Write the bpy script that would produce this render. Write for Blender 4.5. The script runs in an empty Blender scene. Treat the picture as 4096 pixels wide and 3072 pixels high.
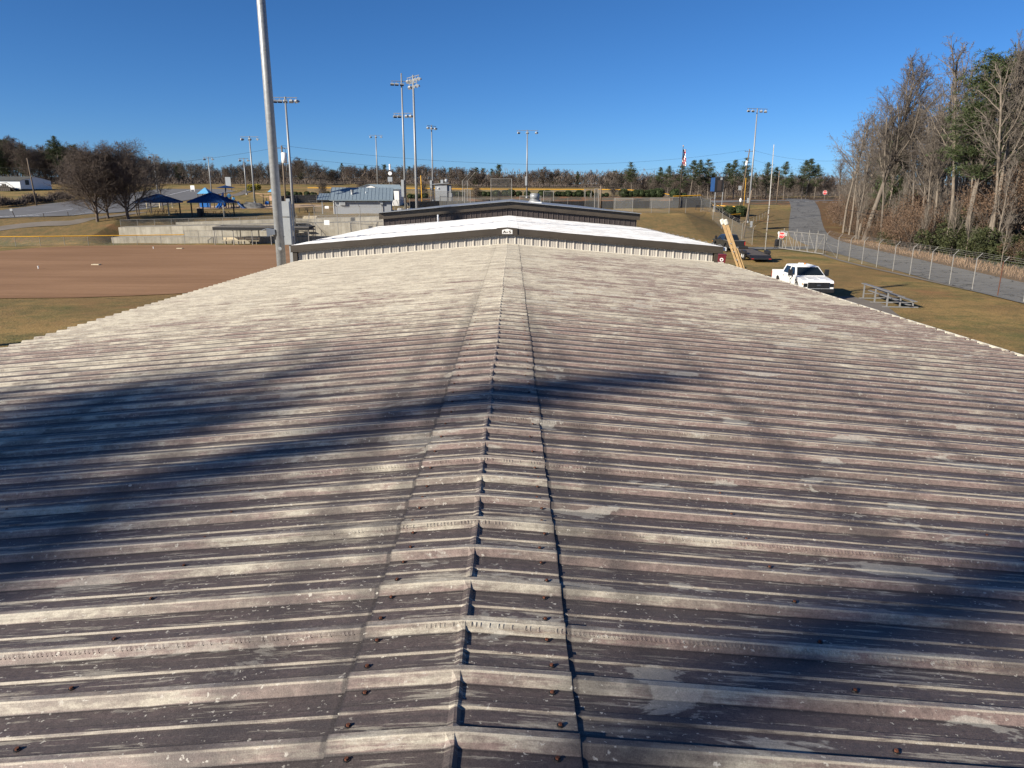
import bpy, math, random
import numpy as np
from mathutils import Vector, Matrix
random.seed(7); np.random.seed(7)
sc = bpy.context.scene
COL = sc.collection
# ------------------------------------------------------------------ camera
FPX = 2840.0; TH = math.atan(746/FPX); ROLL = math.radians(0.2); CZ = 6.3
K = 1.068
FW = np.array([0, math.cos(TH), -math.sin(TH)]); UP = np.array([0, math.sin(TH), math.cos(TH)]); RT = np.array([1.0, 0, 0])
cam = bpy.data.cameras.new('camera'); camo = bpy.data.objects.new('camera', cam); COL.objects.link(camo)
cam.sensor_width = 36; cam.lens = 36*FPX/4096; cam.clip_start = 0.05; cam.clip_end = 4000
r = RT*math.cos(ROLL)+UP*math.sin(ROLL); u_ = -RT*math.sin(ROLL)+UP*math.cos(ROLL)
camo.matrix_world = Matrix(((r[0], u_[0], -FW[0], 0), (r[1], u_[1], -FW[1], 0), (r[2], u_[2], -FW[2], CZ), (0, 0, 0, 1)))
sc.camera = camo
# ------------------------------------------------------------------ light
SUN_EL = 24.0; SHX, SHY = 0.83, 0.56           # direction in which shadows fall
w = bpy.data.worlds.new('World'); sc.world = w; w.use_nodes = True
wn = w.node_tree.nodes; wl = w.node_tree.links
sky = wn.new('ShaderNodeTexSky'); sky.sky_type = 'NISHITA'; sky.sun_disc = False
sky.sun_elevation = math.radians(SUN_EL)
sky.sun_rotation = math.atan2(-SHX, -SHY)
sky.altitude = 900; sky.air_density = 0.75; sky.dust_density = 0.55; sky.ozone_density = 8.0
hs = wn.new('ShaderNodeHueSaturation'); hs.inputs['Saturation'].default_value = 1.07
wl.new(sky.outputs[0], hs.inputs['Color'])
wl.new(hs.outputs[0], wn['Background'].inputs[0]); wn['Background'].inputs[1].default_value = 0.068
sun = bpy.data.lights.new('sun', 'SUN'); sun.energy = 5.0; sun.angle = math.radians(0.53); sun.color = (1.0, 0.91, 0.76)
suno = bpy.data.objects.new('sun', sun); COL.objects.link(suno)
ce = math.cos(math.radians(SUN_EL)); nrm = math.hypot(SHX, SHY)
sdir = Vector((SHX/nrm*ce, SHY/nrm*ce, -math.sin(math.radians(SUN_EL))))
suno.rotation_euler = sdir.to_track_quat('-Z', 'Y').to_euler()
sc.view_settings.view_transform = 'Standard'; sc.view_settings.look = 'None'
sc.view_settings.exposure = 0.8; sc.view_settings.gamma = 1.0
sc.view_settings.use_curve_mapping = False
try:
    sc.cycles.transparent_max_bounces = 24; sc.cycles.max_bounces = 6
except Exception: pass
# ------------------------------------------------------------------ pixel helpers (photo pixels 4096x3072)
def ray(u, v):
    x = (u-2048)/FPX; y = -(v-1536)/FPX
    xr = x*math.cos(ROLL)-y*math.sin(ROLL); yr = x*math.sin(ROLL)+y*math.cos(ROLL)
    return RT*xr+UP*yr+FW
def at(u, v, Y):
    d = ray(u, v); p = d*(Y/d[1]); return Vector((p[0], p[1], p[2]+CZ))
def gz(u, v, z=0):
    d = ray(u, v); p = d*((z-CZ)/d[2]); return Vector((p[0], p[1], p[2]+CZ))
def prof(*p): return (np.array([a for a, _ in p])*K, np.array([b for _, b in p])*K)
PL = prof((-200,0),(87,0),(90,.15),(100,2.75),(104,3.0),(126,4.0),(150,5.3),(180,7.4),(215,9.4),(260,10.2),(300,11.0),(400,16),(900,19))
PLC = prof((-200,0),(95,0),(96,.2),(103,2.8),(104,2.95),(126,4.0),(150,5.3),(180,7.4),(215,9.5),(260,10.5),(300,11.0),(400,15.5),(900,19))
PC = prof((-200,0),(96,0),(110,3.6),(111,3.7),(130,4.15),(138,4.3),(152,6.1),(165,6.3),(200,8.2),(230,9.0),(270,9.3),(400,14.5),(900,19))
PR = prof((-200,0),(99,0),(128,4.4),(140,4.7),(152,6.0),(165,6.2),(190,6.5),(260,6.8),(290,7),(400,13.5),(900,19))
PRD = prof((-200,0),(118,0),(135,.7),(150,1.9),(185,5.2),(205,5.6),(260,6.2),(290,7),(400,13.5),(900,19))
PXS = np.array([-999,-54,-52,-20,-14,26,32,35,41,999])*K
PP = [PL, PL, PLC, PLC, PC, PC, PR, PR, PRD, PRD]
def hz(x, y):
    zs = [np.interp(y, p[0], p[1]) for p in PP]
    return float(np.interp(x, PXS, zs))
def on(u, v, t0=20):
    d = ray(u, v); d = d/d[1]; t = t0
    while t < 600:
        q = d*t
        if q[2]+CZ < hz(q[0], q[1]): break
        t += 0.1
    return Vector((q[0], q[1], hz(q[0], q[1])))
def gnd(x, y): return Vector((x, y, hz(x, y)))
def pol(u, v, Y):
    p = at(u, v, Y); return gnd(p.x, p.y)
# ------------------------------------------------------------------ mesh helpers
class MB:
    def __init__(s): s.v = []; s.f = []; s.m = []
    def add(s, vs, fs, mi=0):
        o = len(s.v); s.v += [tuple(p) for p in vs]; s.f += [tuple(i+o for i in q) for q in fs]; s.m += [mi]*len(fs); return s
    def bb(s, x0, x1, y0, y1, z0, z1, mi=0):
        return s.add([(x0,y0,z0),(x1,y0,z0),(x1,y1,z0),(x0,y1,z0),(x0,y0,z1),(x1,y0,z1),(x1,y1,z1),(x0,y1,z1)],
                     [(3,2,1,0),(4,5,6,7),(0,1,5,4),(1,2,6,5),(2,3,7,6),(3,0,4,7)], mi)
    def box(s, c, sz, R=None, mi=0):
        hx, hy, hz_ = sz[0]/2, sz[1]/2, sz[2]/2
        vs = [Vector((a*hx, b*hy, d*hz_)) for d in (-1,1) for a, b in ((-1,-1),(1,-1),(1,1),(-1,1))]
        if R is not None: vs = [R @ q for q in vs]
        vs = [q+Vector(c) for q in vs]
        return s.add(vs, [(3,2,1,0),(4,5,6,7),(0,1,5,4),(1,2,6,5),(2,3,7,6),(3,0,4,7)], mi)
    def tube(s, pts, rad, n=8, caps=True, mi=0):
        pts = [Vector(p) for p in pts]
        if not hasattr(rad, '__len__'): rad = [rad]*len(pts)
        o = len(s.v); L = len(pts)
        for i, p in enumerate(pts):
            d = (pts[min(i+1, L-1)]-pts[max(i-1, 0)]).normalized()
            a = d.cross(Vector((0,0,1)) if abs(d.z) < .9 else Vector((1,0,0))).normalized(); b = d.cross(a)
            for k in range(n):
                t = 2*math.pi*k/n; s.v.append(tuple(p+(a*math.cos(t)+b*math.sin(t))*rad[i]))
        fs = []
        for i in range(L-1):
            for k in range(n):
                k2 = (k+1) % n; fs.append((o+i*n+k, o+i*n+k2, o+(i+1)*n+k2, o+(i+1)*n+k))
        if caps:
            fs.append(tuple(o+k for k in range(n-1,-1,-1))); fs.append(tuple(o+(L-1)*n+k for k in range(n)))
        s.f += fs; s.m += [mi]*len(fs); return s
    def cyl(s, p0, p1, r0, r1=None, n=10, mi=0): return s.tube([p0, p1], [r0, r0 if r1 is None else r1], n, True, mi)
    def ell(s, c, rr, nu=12, nv=8, mi=0, fn=None):
        vs = []; fs = []
        for j in range(nv+1):
            ph = math.pi*j/nv
            for i in range(nu):
                t = 2*math.pi*i/nu; p = Vector((math.sin(ph)*math.cos(t), math.sin(ph)*math.sin(t), math.cos(ph)))
                k = fn(p) if fn else 1
                vs.append((c[0]+p.x*rr[0]*k, c[1]+p.y*rr[1]*k, c[2]+p.z*rr[2]*k))
        for j in range(nv):
            for i in range(nu):
                i2 = (i+1) % nu; fs.append((j*nu+i, (j+1)*nu+i, (j+1)*nu+i2, j*nu+i2))
        return s.add(vs, fs, mi)
    def prism(s, poly, axis, lo, hi, mi=0):
        n = len(poly)
        def P(a, b, c):
            return {'x': (c, a, b), 'y': (a, c, b), 'z': (a, b, c)}[axis]
        vs = [P(a, b, lo) for a, b in poly]+[P(a, b, hi) for a, b in poly]
        fs = [tuple(range(n)), tuple(range(2*n-1, n-1, -1))]+[(i, i+n, (i+1) % n+n, (i+1) % n) for i in range(n)]
        return s.add(vs, fs, mi)
    def quad(s, *p, mi=0): return s.add(p, [tuple(range(len(p)))], mi)
def mesh(name, mb, mats, smooth=False):
    me = bpy.data.meshes.new(name); me.from_pydata(mb.v, [], mb.f); me.update()
    ml = mats if isinstance(mats, (list, tuple)) else [mats]
    for m in ml: me.materials.append(m)
    if len(ml) > 1: me.polygons.foreach_set('material_index', mb.m)
    if smooth: me.polygons.foreach_set('use_smooth', [True]*len(me.polygons))
    import bmesh
    bm = bmesh.new(); bm.from_mesh(me); bmesh.ops.recalc_face_normals(bm, faces=bm.faces); bm.to_mesh(me); bm.free()
    return me
def link(name, data, parent=None, loc=None, rotz=None, scale=None):
    o = bpy.data.objects.new(name, data); COL.objects.link(o)
    if parent is not None: o.parent = parent
    if loc is not None: o.location = loc
    if rotz is not None: o.rotation_euler = (0, 0, rotz)
    if scale is not None: o.scale = scale if hasattr(scale, '__len__') else (scale,)*3
    return o
def obj(name, mb, mats, parent=None, smooth=False, loc=None, bevel=0):
    o = link(name, mesh(name, mb, mats, smooth), parent, loc)
    if bevel:
        b = o.modifiers.new('bevel', 'BEVEL'); b.width = bevel; b.segments = 2; b.limit_method = 'ANGLE'
    return o
def tag(o, label=None, cat=None, group=None, kind=None):
    if label: o['label'] = label
    if cat: o['category'] = cat
    if group: o['group'] = group
    if kind: o['kind'] = kind
    return o
def thing(name, label, cat, loc=(0,0,0), rotz=0, group=None):
    o = link(name, None, None, loc, rotz); o.empty_display_size = .3; return tag(o, label, cat, group)
def struct(name, mb, mat, smooth=False): return tag(obj(name, mb, mat, None, smooth), kind='structure')
def copy_tree(o, parent=None):
    c = o.copy(); COL.objects.link(c); c.parent = parent
    for ch in list(o.children): copy_tree(ch, c)
    return c
# ------------------------------------------------------------------ materials
MATS = {}
class NT:
    def __init__(s, name):
        s.mat = bpy.data.materials.new(name); s.mat.use_nodes = True
        s.n = s.mat.node_tree.nodes; s.l = s.mat.node_tree.links; s.b = s.n['Principled BSDF']; MATS[name] = s.mat
    def new(s, t, **k):
        nd = s.n.new(t)
        for a, b in k.items(): setattr(nd, a, b)
        return nd
    def geo(s): return s.new('ShaderNodeNewGeometry').outputs['Position']
    def objc(s): return s.new('ShaderNodeTexCoord').outputs['Object']
    def map(s, vec, scale=(1,1,1), loc=(0,0,0)):
        m = s.new('ShaderNodeMapping'); m.inputs['Scale'].default_value = scale; m.inputs['Location'].default_value = loc
        s.l.new(vec, m.inputs['Vector']); return m.outputs[0]
    def noise(s, vec, scale=1, detail=4, rough=.55, dist=0):
        t = s.new('ShaderNodeTexNoise'); t.inputs['Scale'].default_value = scale; t.inputs['Detail'].default_value = detail
        t.inputs['Roughness'].default_value = rough; t.inputs['Distortion'].default_value = dist
        s.l.new(vec, t.inputs['Vector']); return t.outputs['Fac']
    def ramp(s, fac, a, b, ca=(0,0,0,1), cb=(1,1,1,1)):
        r_ = s.new('ShaderNodeValToRGB'); r_.color_ramp.elements[0].position = a; r_.color_ramp.elements[1].position = b
        r_.color_ramp.elements[0].color = ca; r_.color_ramp.elements[1].color = cb
        s.l.new(fac, r_.inputs[0]); return r_.outputs[0]
    def mix(s, fac, a, b, mode='MIX'):
        m = s.new('ShaderNodeMix', data_type='RGBA', blend_type=mode)
        for sock, x in ((m.inputs['Factor'], fac), (m.inputs['A'], a), (m.inputs['B'], b)):
            if hasattr(x, 'links'): s.l.new(x, sock)
            else: sock.default_value = x if not hasattr(x, '__len__') else tuple(x)+((1,) if len(x) == 3 else ())
        return m.outputs['Result']
    def math(s, op, a, b=0.0, clamp=False):
        m = s.new('ShaderNodeMath', operation=op, use_clamp=clamp)
        for i, x in enumerate((a, b)):
            if hasattr(x, 'links'): s.l.new(x, m.inputs[i])
            else: m.inputs[i].default_value = x
        return m.outputs[0]
    def sep(s, vec):
        m = s.new('ShaderNodeSeparateXYZ'); s.l.new(vec, m.inputs[0]); return m.outputs
    def bump(s, h, strength=.3, dist=.02):
        b = s.new('ShaderNodeBump'); b.inputs['Strength'].default_value = strength; b.inputs['Distance'].default_value = dist
        s.l.new(h, b.inputs['Height']); s.l.new(b.outputs[0], s.b.inputs['Normal'])
    def out(s, col=None, rough=None, metal=0, spec=None):
        if col is not None:
            if hasattr(col, 'links'): s.l.new(col, s.b.inputs['Base Color'])
            else: s.b.inputs['Base Color'].default_value = tuple(col)+(1,)
        if rough is not None:
            if hasattr(rough, 'links'): s.l.new(rough, s.b.inputs['Roughness'])
            else: s.b.inputs['Roughness'].default_value = rough
        s.b.inputs['Metallic'].default_value = metal
        if spec is not None: s.b.inputs['Specular IOR Level'].default_value = spec
        return s.mat
def plain(name, col, rough=.6, metal=0, var=.18, scale=6, spec=.4):
    """paint, metal or plastic with slight grime and tone variation"""
    t = NT(name); n = t.noise(t.geo(), scale, 5)
    c = t.mix(t.ramp(n, .3, .75), tuple(x*(1-var) for x in col), tuple(min(1, x*(1+var*.6)) for x in col))
    return t.out(c, t.math('ADD', t.math('MULTIPLY', n, .25), rough-.12), metal, spec)
# ------------------------------------------------------------------ named materials
def roof_mat():
    t = NT('weathered_roof'); P = t.geo(); X, Y, Z = t.sep(P)
    def rng(v, a, b, c, d, sm=True):
        m = t.new('ShaderNodeMapRange'); m.interpolation_type = 'SMOOTHSTEP' if sm else 'LINEAR'
        t.l.new(v, m.inputs[0])
        for k_, x in zip((1,2,3,4), (a,b,c,d)): m.inputs[k_].default_value = x
        return m.outputs[0]
    add = lambda a, b: t.math('ADD', a, b)
    mul = lambda a, b: t.math('MULTIPLY', a, b)
    def inv(a): return t.math('SUBTRACT', 1.0, a)
    n_str = t.noise(t.map(P, (.9, 24, 1)), 1, 9, .72)                 # thin run-off streaks down the slope
    n_str2 = t.noise(t.map(P, (4.5, 70, 1), (3, 7, 0)), 1, 8, .7)     # hairline streaks
    n_pat = t.noise(t.map(P, (1.6, 5.5, 1), (5, 2, 0)), 1, 10, .74, .25)   # chalked paint patches
    n_big = t.noise(t.map(P, (.30, .36, 1), (3.1, 8, 0)), 1, 3, .5)
    n_mott = t.noise(P, 34, 8, .75)                                   # mottling
    n_grit = t.noise(P, 210, 3, .7)
    fr = t.math('FRACT', add(t.math('DIVIDE', t.math('SUBTRACT', Y, 1.89), .3048), 50.5)); ri = t.math('ABSOLUTE', t.math('SUBTRACT', fr, .5))
    rib = t.ramp(ri, .150, .162, (1,1,1,1), (0,0,0,1))
    lane = t.noise(t.map(P, (.16, 3.28, 0), (5, 0, 0)), 1, 2, .5)
    near = mul(rng(Y, 2.5, 17, .150, -.02), add(mul(inv(rib), .42), .58)); end = rng(Y, 20, 25.5, 0, -.10); side = add(rng(X, -.9, 2.2, 0.0, .085), mul(rng(X, -.9, .6, 1, 0), rng(Y, 9, 17, .012, -.06)))  # near also paints part of the foreground shade into the wear colour
    m_ = add(add(mul(n_pat, .62), mul(n_str, .50)), add(mul(t.math('SUBTRACT', n_big, .5), .42), mul(t.math('SUBTRACT', lane, .5), .32)))
    m_ = add(m_, add(add(near, end), add(side, mul(rib, -.045))))
    worn = t.ramp(m_, .545, .625)                                     # 0 chalky cream, 1 bare brown
    cream = t.mix(rng(Y, 4, 15, .0, 1.0), t.mix(t.ramp(n_mott, .32, .68), (.36, .32, .25), (.62, .565, .455)), t.mix(t.ramp(n_mott, .32, .68), (.48, .425, .33), (.66, .61, .50)))
    brown = t.mix(t.ramp(n_mott, .30, .70), (.165, .108, .096), (.37, .272, .236))
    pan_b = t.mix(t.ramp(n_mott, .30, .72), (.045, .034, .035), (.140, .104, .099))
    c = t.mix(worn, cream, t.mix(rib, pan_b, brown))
    # dirty film with crisp streak edges, heavier in the pans and near the viewer
    film = mul(t.ramp(n_str, .49, .56), add(mul(inv(rib), .40), .22)); c = t.mix(mul(film, rng(Y, 5, 19, .8, .75)), c, (.062, .052, .050))
    c = t.mix(mul(t.ramp(n_str2, .50, .60), .28), c, (.05, .042, .040)); c = t.mix(mul(t.ramp(n_str2, .50, .40), .0), c, cream)
    pale = mul(t.ramp(t.noise(t.map(P, (3, 46, 1), (21, 4, 0)), 1, 8, .7), .565, .60), .55); c = t.mix(pale, c, (.52, .475, .385))
    mo = t.noise(t.map(P, (2.6, 8, 1), (13, 8, 0)), 1, 9, .72); c = t.mix(mul(mul(rib, t.ramp(mo, .46, .56)), rng(Y, 4, 18, .78, .30)), c, t.mix(t.ramp(n_mott, .3, .7), (.095, .070, .062), (.235, .18, .152)))
    # black toe lines beside the ribs
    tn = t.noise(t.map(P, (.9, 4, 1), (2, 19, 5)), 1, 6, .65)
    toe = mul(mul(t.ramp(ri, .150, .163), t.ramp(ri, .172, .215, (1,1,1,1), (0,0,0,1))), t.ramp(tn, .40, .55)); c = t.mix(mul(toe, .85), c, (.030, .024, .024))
    # crisp lines: wear and painted light on minor rib and crown edges, painted shade and dirt in their lee
    def line(cn, w_): return t.ramp(t.math('ABSOLUTE', t.math('SUBTRACT', fr, cn)), w_, w_*1.35, (1,1,1,1), (0,0,0,1))
    topm = t.ramp(t.math('ABSOLUTE', t.math('SUBTRACT', fr, .499)), .034, .042, (1,1,1,1), (0,0,0,1)); c = t.mix(mul(mul(topm, t.ramp(n_pat, .40, .60)), rng(Y, 4, 16, .75, .3)), c, t.mix(t.ramp(n_mott, .3, .7), (.12, .115, .115), (.27, .26, .25)))  # grey rib tops: dirt with a dim sky-lit tone painted in
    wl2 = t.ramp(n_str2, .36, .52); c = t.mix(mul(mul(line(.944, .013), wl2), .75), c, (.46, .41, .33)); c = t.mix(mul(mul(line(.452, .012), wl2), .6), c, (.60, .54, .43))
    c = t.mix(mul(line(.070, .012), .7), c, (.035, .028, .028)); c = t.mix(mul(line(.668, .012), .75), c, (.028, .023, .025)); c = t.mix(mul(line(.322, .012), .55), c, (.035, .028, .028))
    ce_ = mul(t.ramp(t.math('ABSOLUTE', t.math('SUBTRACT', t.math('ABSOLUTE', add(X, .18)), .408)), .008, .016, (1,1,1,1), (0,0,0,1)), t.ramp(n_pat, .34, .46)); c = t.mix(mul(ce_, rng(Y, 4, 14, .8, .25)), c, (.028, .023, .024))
    # dark blotches along the purlin lines and the ridge-cap edges
    pur = t.math('ABSOLUTE', t.math('SUBTRACT', t.math('FRACT', add(t.math('DIVIDE', add(X, .18), 1.52), 20.04)), .5))
    pb = mul(t.ramp(add(pur, mul(t.math('SUBTRACT', n_pat, .5), .50)), .025, .11, (1,1,1,1), (0,0,0,1)), rng(Y, 4, 13, .60, .04)); c = t.mix(pb, c, (.040, .032, .034))
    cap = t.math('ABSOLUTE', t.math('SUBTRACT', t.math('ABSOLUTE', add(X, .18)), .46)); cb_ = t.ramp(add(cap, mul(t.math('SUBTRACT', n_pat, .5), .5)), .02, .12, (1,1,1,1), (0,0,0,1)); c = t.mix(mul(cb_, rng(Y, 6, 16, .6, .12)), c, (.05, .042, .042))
    # pale hard-rimmed patches, mostly on the right slope
    pa = t.noise(t.map(P, (1.25, 3.6, 1), (4, 4, 4)), 1, 7, .62, .5); c = t.mix(mul(t.ramp(pa, .615, .632), add(mul(rng(X, -1, 1, 0, 1), .28), .32)), c, t.mix(t.ramp(n_mott, .3, .7), (.40, .385, .34), (.56, .53, .455)))
    # lichen flecks
    wv = t.new('ShaderNodeVectorMath', operation='ADD'); nv = t.new('ShaderNodeTexNoise'); nv.inputs['Scale'].default_value = 70; t.l.new(P, nv.inputs['Vector']); sv = t.new('ShaderNodeVectorMath', operation='SCALE'); t.l.new(nv.outputs['Color'], sv.inputs[0]); sv.inputs[3].default_value = 1.1
    t.l.new(t.map(P, (24, 40, 24)), wv.inputs[0]); t.l.new(sv.outputs[0], wv.inputs[1]); v1 = t.new('ShaderNodeTexVoronoi'); v1.inputs['Scale'].default_value = 1; t.l.new(wv.outputs[0], v1.inputs['Vector'])
    fl = mul(t.ramp(v1.outputs['Distance'], .12, .20, (1,1,1,1), (0,0,0,1)), t.ramp(t.noise(P, 6, 4), .42, .55)); c = t.mix(mul(fl, .8), c, (.60, .57, .50))
    c = t.mix(t.ramp(n_grit, .35, .70), t.mix(.32, c, (.035,.03,.03)), t.mix(.06, c, (.7,.66,.58)))
    t.bump(add(mul(n_grit, .35), n_mott), .30, .004)
    return t.out(c, add(mul(n_mott, .25), .40), 0, .35)
ROOF = roof_mat()
def white_roof_mat():
    t = NT('white_roof'); P = t.geo(); n = t.noise(t.map(P, (.5, 9, 1)), 1, 5)
    c = t.mix(t.ramp(n, .35, .75), (.70, .70, .70), (.80, .80, .80)); n2 = t.noise(t.map(P, (6, 30, 1)), 1, 4)
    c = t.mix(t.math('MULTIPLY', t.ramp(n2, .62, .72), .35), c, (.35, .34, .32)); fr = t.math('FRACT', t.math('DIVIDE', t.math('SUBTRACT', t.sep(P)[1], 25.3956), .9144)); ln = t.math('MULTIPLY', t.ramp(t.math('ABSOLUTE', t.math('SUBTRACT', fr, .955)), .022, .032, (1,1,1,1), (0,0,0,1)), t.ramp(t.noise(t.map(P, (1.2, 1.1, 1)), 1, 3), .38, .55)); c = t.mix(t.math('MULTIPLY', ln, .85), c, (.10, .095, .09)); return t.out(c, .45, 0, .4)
WROOF = white_roof_mat()
BROWN = plain('bronze_trim', (.056, .045, .034), .5, 0, .12, 3)
DBROWN = plain('dark_brown_panel', (.046, .036, .034), .5, 0, .15, 3)
BEIGE = plain('beige_panel', (.40, .37, .33), .55, 0, .10, 3)
GALV = plain('galvanised_steel', (.28, .29, .30), .45, .25, .2, 9)
GALVD = plain('dull_galvanised_pipe', (.25, .24, .225), .6, .1, .25, 9)
ALU = plain('aluminium', (.27, .27, .27), .45, .3, .15, 14)
GREYBOX = plain('grey_cabinet', (.30, .32, .34), .5, 0, .1, 4)
GREYWALL = plain('grey_block', (.29, .31, .34), .8, 0, .08, 3)
CREAM = plain('cream_gutter', (.70, .66, .56), .5, 0, .2, 7)
BLACK = plain('black_plastic', (.018, .018, .02), .5, 0, .3, 6)
RUBBER = plain('rubber', (.02, .02, .02), .85, 0, .3, 20)
WHITE = plain('white_paint', (.80, .80, .79), .35, 0, .06, 3)
CARWHITE = plain('white_car_paint', (.80, .80, .80), .22, 0, .04, 2, .6)
CARDARK = plain('black_car_paint', (.022, .024, .028), .2, 0, .1, 2, .6)
GLASS = plain('tinted_glass', (.012, .016, .02), .16, 0, .1, 1, .6)
AMBER = plain('amber_lens', (.65, .22, .03), .3, 0, .1, 9)
REDL = plain('red_lens', (.40, .02, .02), .25, 0, .1, 9)
RED = plain('red_sign', (.62, .035, .03), .5, 0, .1, 5)
WOOD = plain('weathered_pole_wood', (.17, .13, .095), .85, 0, .35, 7)
TANW = plain('cream_timber', (.55, .47, .33), .7, 0, .2, 7)
MAROON = plain('maroon_plastic', (.13, .012, .022), .5, 0, .15, 6)
BLUE = plain('blue_roof_paint', (.012, .05, .155), .45, 0, .2, 5)
BLUEP = plain('blue_plastic', (.02, .13, .42), .35, 0, .15, 5)
LBLUE = plain('pale_blue_plastic', (.12, .36, .62), .4, 0, .15, 5)
STEELBLUE = plain('blue_grey_metal_roof', (.20, .255, .30), .42, .1, .12, 3)
BROWNP = plain('brown_post', (.05, .038, .03), .6, 0, .2, 5)
PEACH = plain('tan_plastic', (.52, .33, .22), .6, 0, .15, 5)
YELLOW = plain('yellow_tubing', (.72, .38, .03), .6, 0, .12, 4)
SCREEN = plain('black_windscreen', (.016, .017, .02), .8, 0, .35, .7)
LADD = plain('tan_fibreglass', (.55, .36, .17), .55, 0, .2, 9)
RUST = plain('rust', (.11, .038, .02), .85, 0, .4, 40)
DECKW = plain('trailer_deck_boards', (.10, .085, .075), .8, 0, .35, 3)
FLAGR = plain('flag_red', (.45, .03, .05), .8); FLAGB = plain('flag_blue', (.02, .03, .12), .8)
SHINGLE = plain('grey_shingles', (.075, .075, .07), .9, 0, .3, 2)
SIDING = plain('white_siding', (.66, .68, .70), .6, 0, .06, 2)
def concrete_mat():
    t = NT('concrete'); P = t.geo(); n = t.noise(P, .8, 6, .65); s = t.noise(t.map(P, (2.2, 2.2, .25)), 1, 5, .6)
    c = t.mix(t.ramp(n, .3, .7), (.27, .245, .195), (.43, .40, .335)); c = t.mix(t.math('MULTIPLY', t.ramp(s, .45, .72), .55), c, (.12, .105, .08))
    t.bump(n, .3, .03); return t.out(c, .85, 0, .3)
CONC = concrete_mat()
def ground_mat():
    t = NT('winter_grass'); P = t.geo(); X, Y, Z = t.sep(P)
    a = t.noise(P, .16, 5, .6); b = t.noise(t.map(P, (1, .7, 1)), 1.3, 6, .7); f = t.noise(P, 9, 4, .7)
    m = t.math('ADD', t.math('MULTIPLY', a, .55), t.math('MULTIPLY', b, .45))
    g = t.mix(t.ramp(m, .44, .58), (.36, .225, .078), (.112, .112, .028))
    g = t.mix(t.math('MULTIPLY', t.ramp(t.noise(t.map(P, (1, 1, 1), (12, 40, 3)), .075, 5, .65), .47, .60), .7), g, (.215, .118, .045))
    g = t.mix(t.math('MULTIPLY', t.ramp(t.noise(t.map(P, (.5, 1.1, 1), (7, 7, 0)), .8, 7, .72), .52, .62), .55), g, (.085, .080, .026))
    bk = t.mix(t.ramp(b, .35, .66), (.225, .13, .050), (.085, .075, .028))
    zb = t.math('MULTIPLY', t.ramp(t.math('ADD', Z, t.math('MULTIPLY', b, .5)), .30, .75), t.ramp(Z, 3.3/8, 3.9/8, (1,1,1,1), (0,0,0,1)))
    zz = t.new('ShaderNodeMapRange'); t.l.new(Z, zz.inputs[0]); zz.inputs[1].default_value = 3.2; zz.inputs[2].default_value = 3.9; zz.inputs[3].default_value = 1; zz.inputs[4].default_value = 0
    zl = t.new('ShaderNodeMapRange'); t.l.new(Z, zl.inputs[0]); zl.inputs[1].default_value = .15; zl.inputs[2].default_value = .6
    c = t.mix(t.math('MULTIPLY', zl.outputs[0], zz.outputs[0]), g, bk)
    # mulch bank with shrubs beyond the outfield
    mu = t.new('ShaderNodeMapRange'); t.l.new(Z, mu.inputs[0]); mu.inputs[1].default_value = 4.62; mu.inputs[2].default_value = 4.75
    mu2 = t.new('ShaderNodeMapRange'); t.l.new(Z, mu2.inputs[0]); mu2.inputs[1].default_value = 6.6; mu2.inputs[2].default_value = 6.75; mu2.inputs[3].default_value = 1; mu2.inputs[4].default_value = 0
    mx = t.new('ShaderNodeMapRange'); t.l.new(X, mx.inputs[0]); mx.inputs[1].default_value = -34; mx.inputs[2].default_value = -20
    mc = t.mix(t.ramp(t.noise(P, .3, 3), .5, .6), (.062, .05, .04), (.22, .085, .04))
    c = t.mix(t.math('MULTIPLY', t.math('MULTIPLY', mu.outputs[0], mu2.outputs[0]), mx.outputs[0]), c, mc)
    fw = t.new('ShaderNodeMapRange'); t.l.new(Y, fw.inputs[0]); fw.inputs[1].default_value = 285; fw.inputs[2].default_value = 310
    c = t.mix(fw.outputs[0], c, t.mix(t.ramp(t.noise(t.map(P, (.25, .05, .6)), 1, 6, .7), .35, .65), (.055, .042, .034), (.14, .11, .09)))
    clay = t.math('MULTIPLY', t.ramp(t.noise(t.map(P, (1,1,1), (31, 5, 0)), .12, 4, .6), .62, .70), .6)
    c = t.mix(clay, c, (.30, .13, .055))
    c = t.mix(t.ramp(f, .3, .7), t.mix(.45, c, (.05, .042, .02)), t.mix(.18, c, (.5, .42, .25)))
    t.bump(f, .9, .06); return t.out(c, .95, 0, .15)
GRASS = ground_mat()
def litter_mat():
    t = NT('leaf_litter'); P = t.geo(); b = t.noise(P, 1.1, 6, .7); f = t.noise(P, 14, 3, .7)
    c = t.mix(t.ramp(b, .35, .65), (.19, .095, .042), (.115, .082, .038)); c = t.mix(t.ramp(f, .4, .75), t.mix(.4, c, (.04,.028,.018)), t.mix(.25, c, (.42,.27,.15)))
    t.bump(f, 1, .06); return t.out(c, .95, 0, .15)
LITTER = litter_mat()
def dirt_mat():
    t = NT('infield_clay'); P = t.geo(); a = t.math('ADD', t.math('MULTIPLY', t.noise(t.map(P, (.05, .16, 1)), 1, 5, .55), .6), t.math('MULTIPLY', t.noise(t.map(P, (.10, 1.5, 1)), 1, 6, .65), .4)); b = t.noise(P, 2.5, 6, .7)
    c = t.mix(t.ramp(a, .35, .65), (.225, .125, .066), (.35, .205, .115)); c = t.mix(t.ramp(b, .3, .75), t.mix(.2, c, (.08,.045,.03)), c)
    t.bump(b, .4, .02); return t.out(c, .95, 0, .15)
DIRT = dirt_mat()
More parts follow.
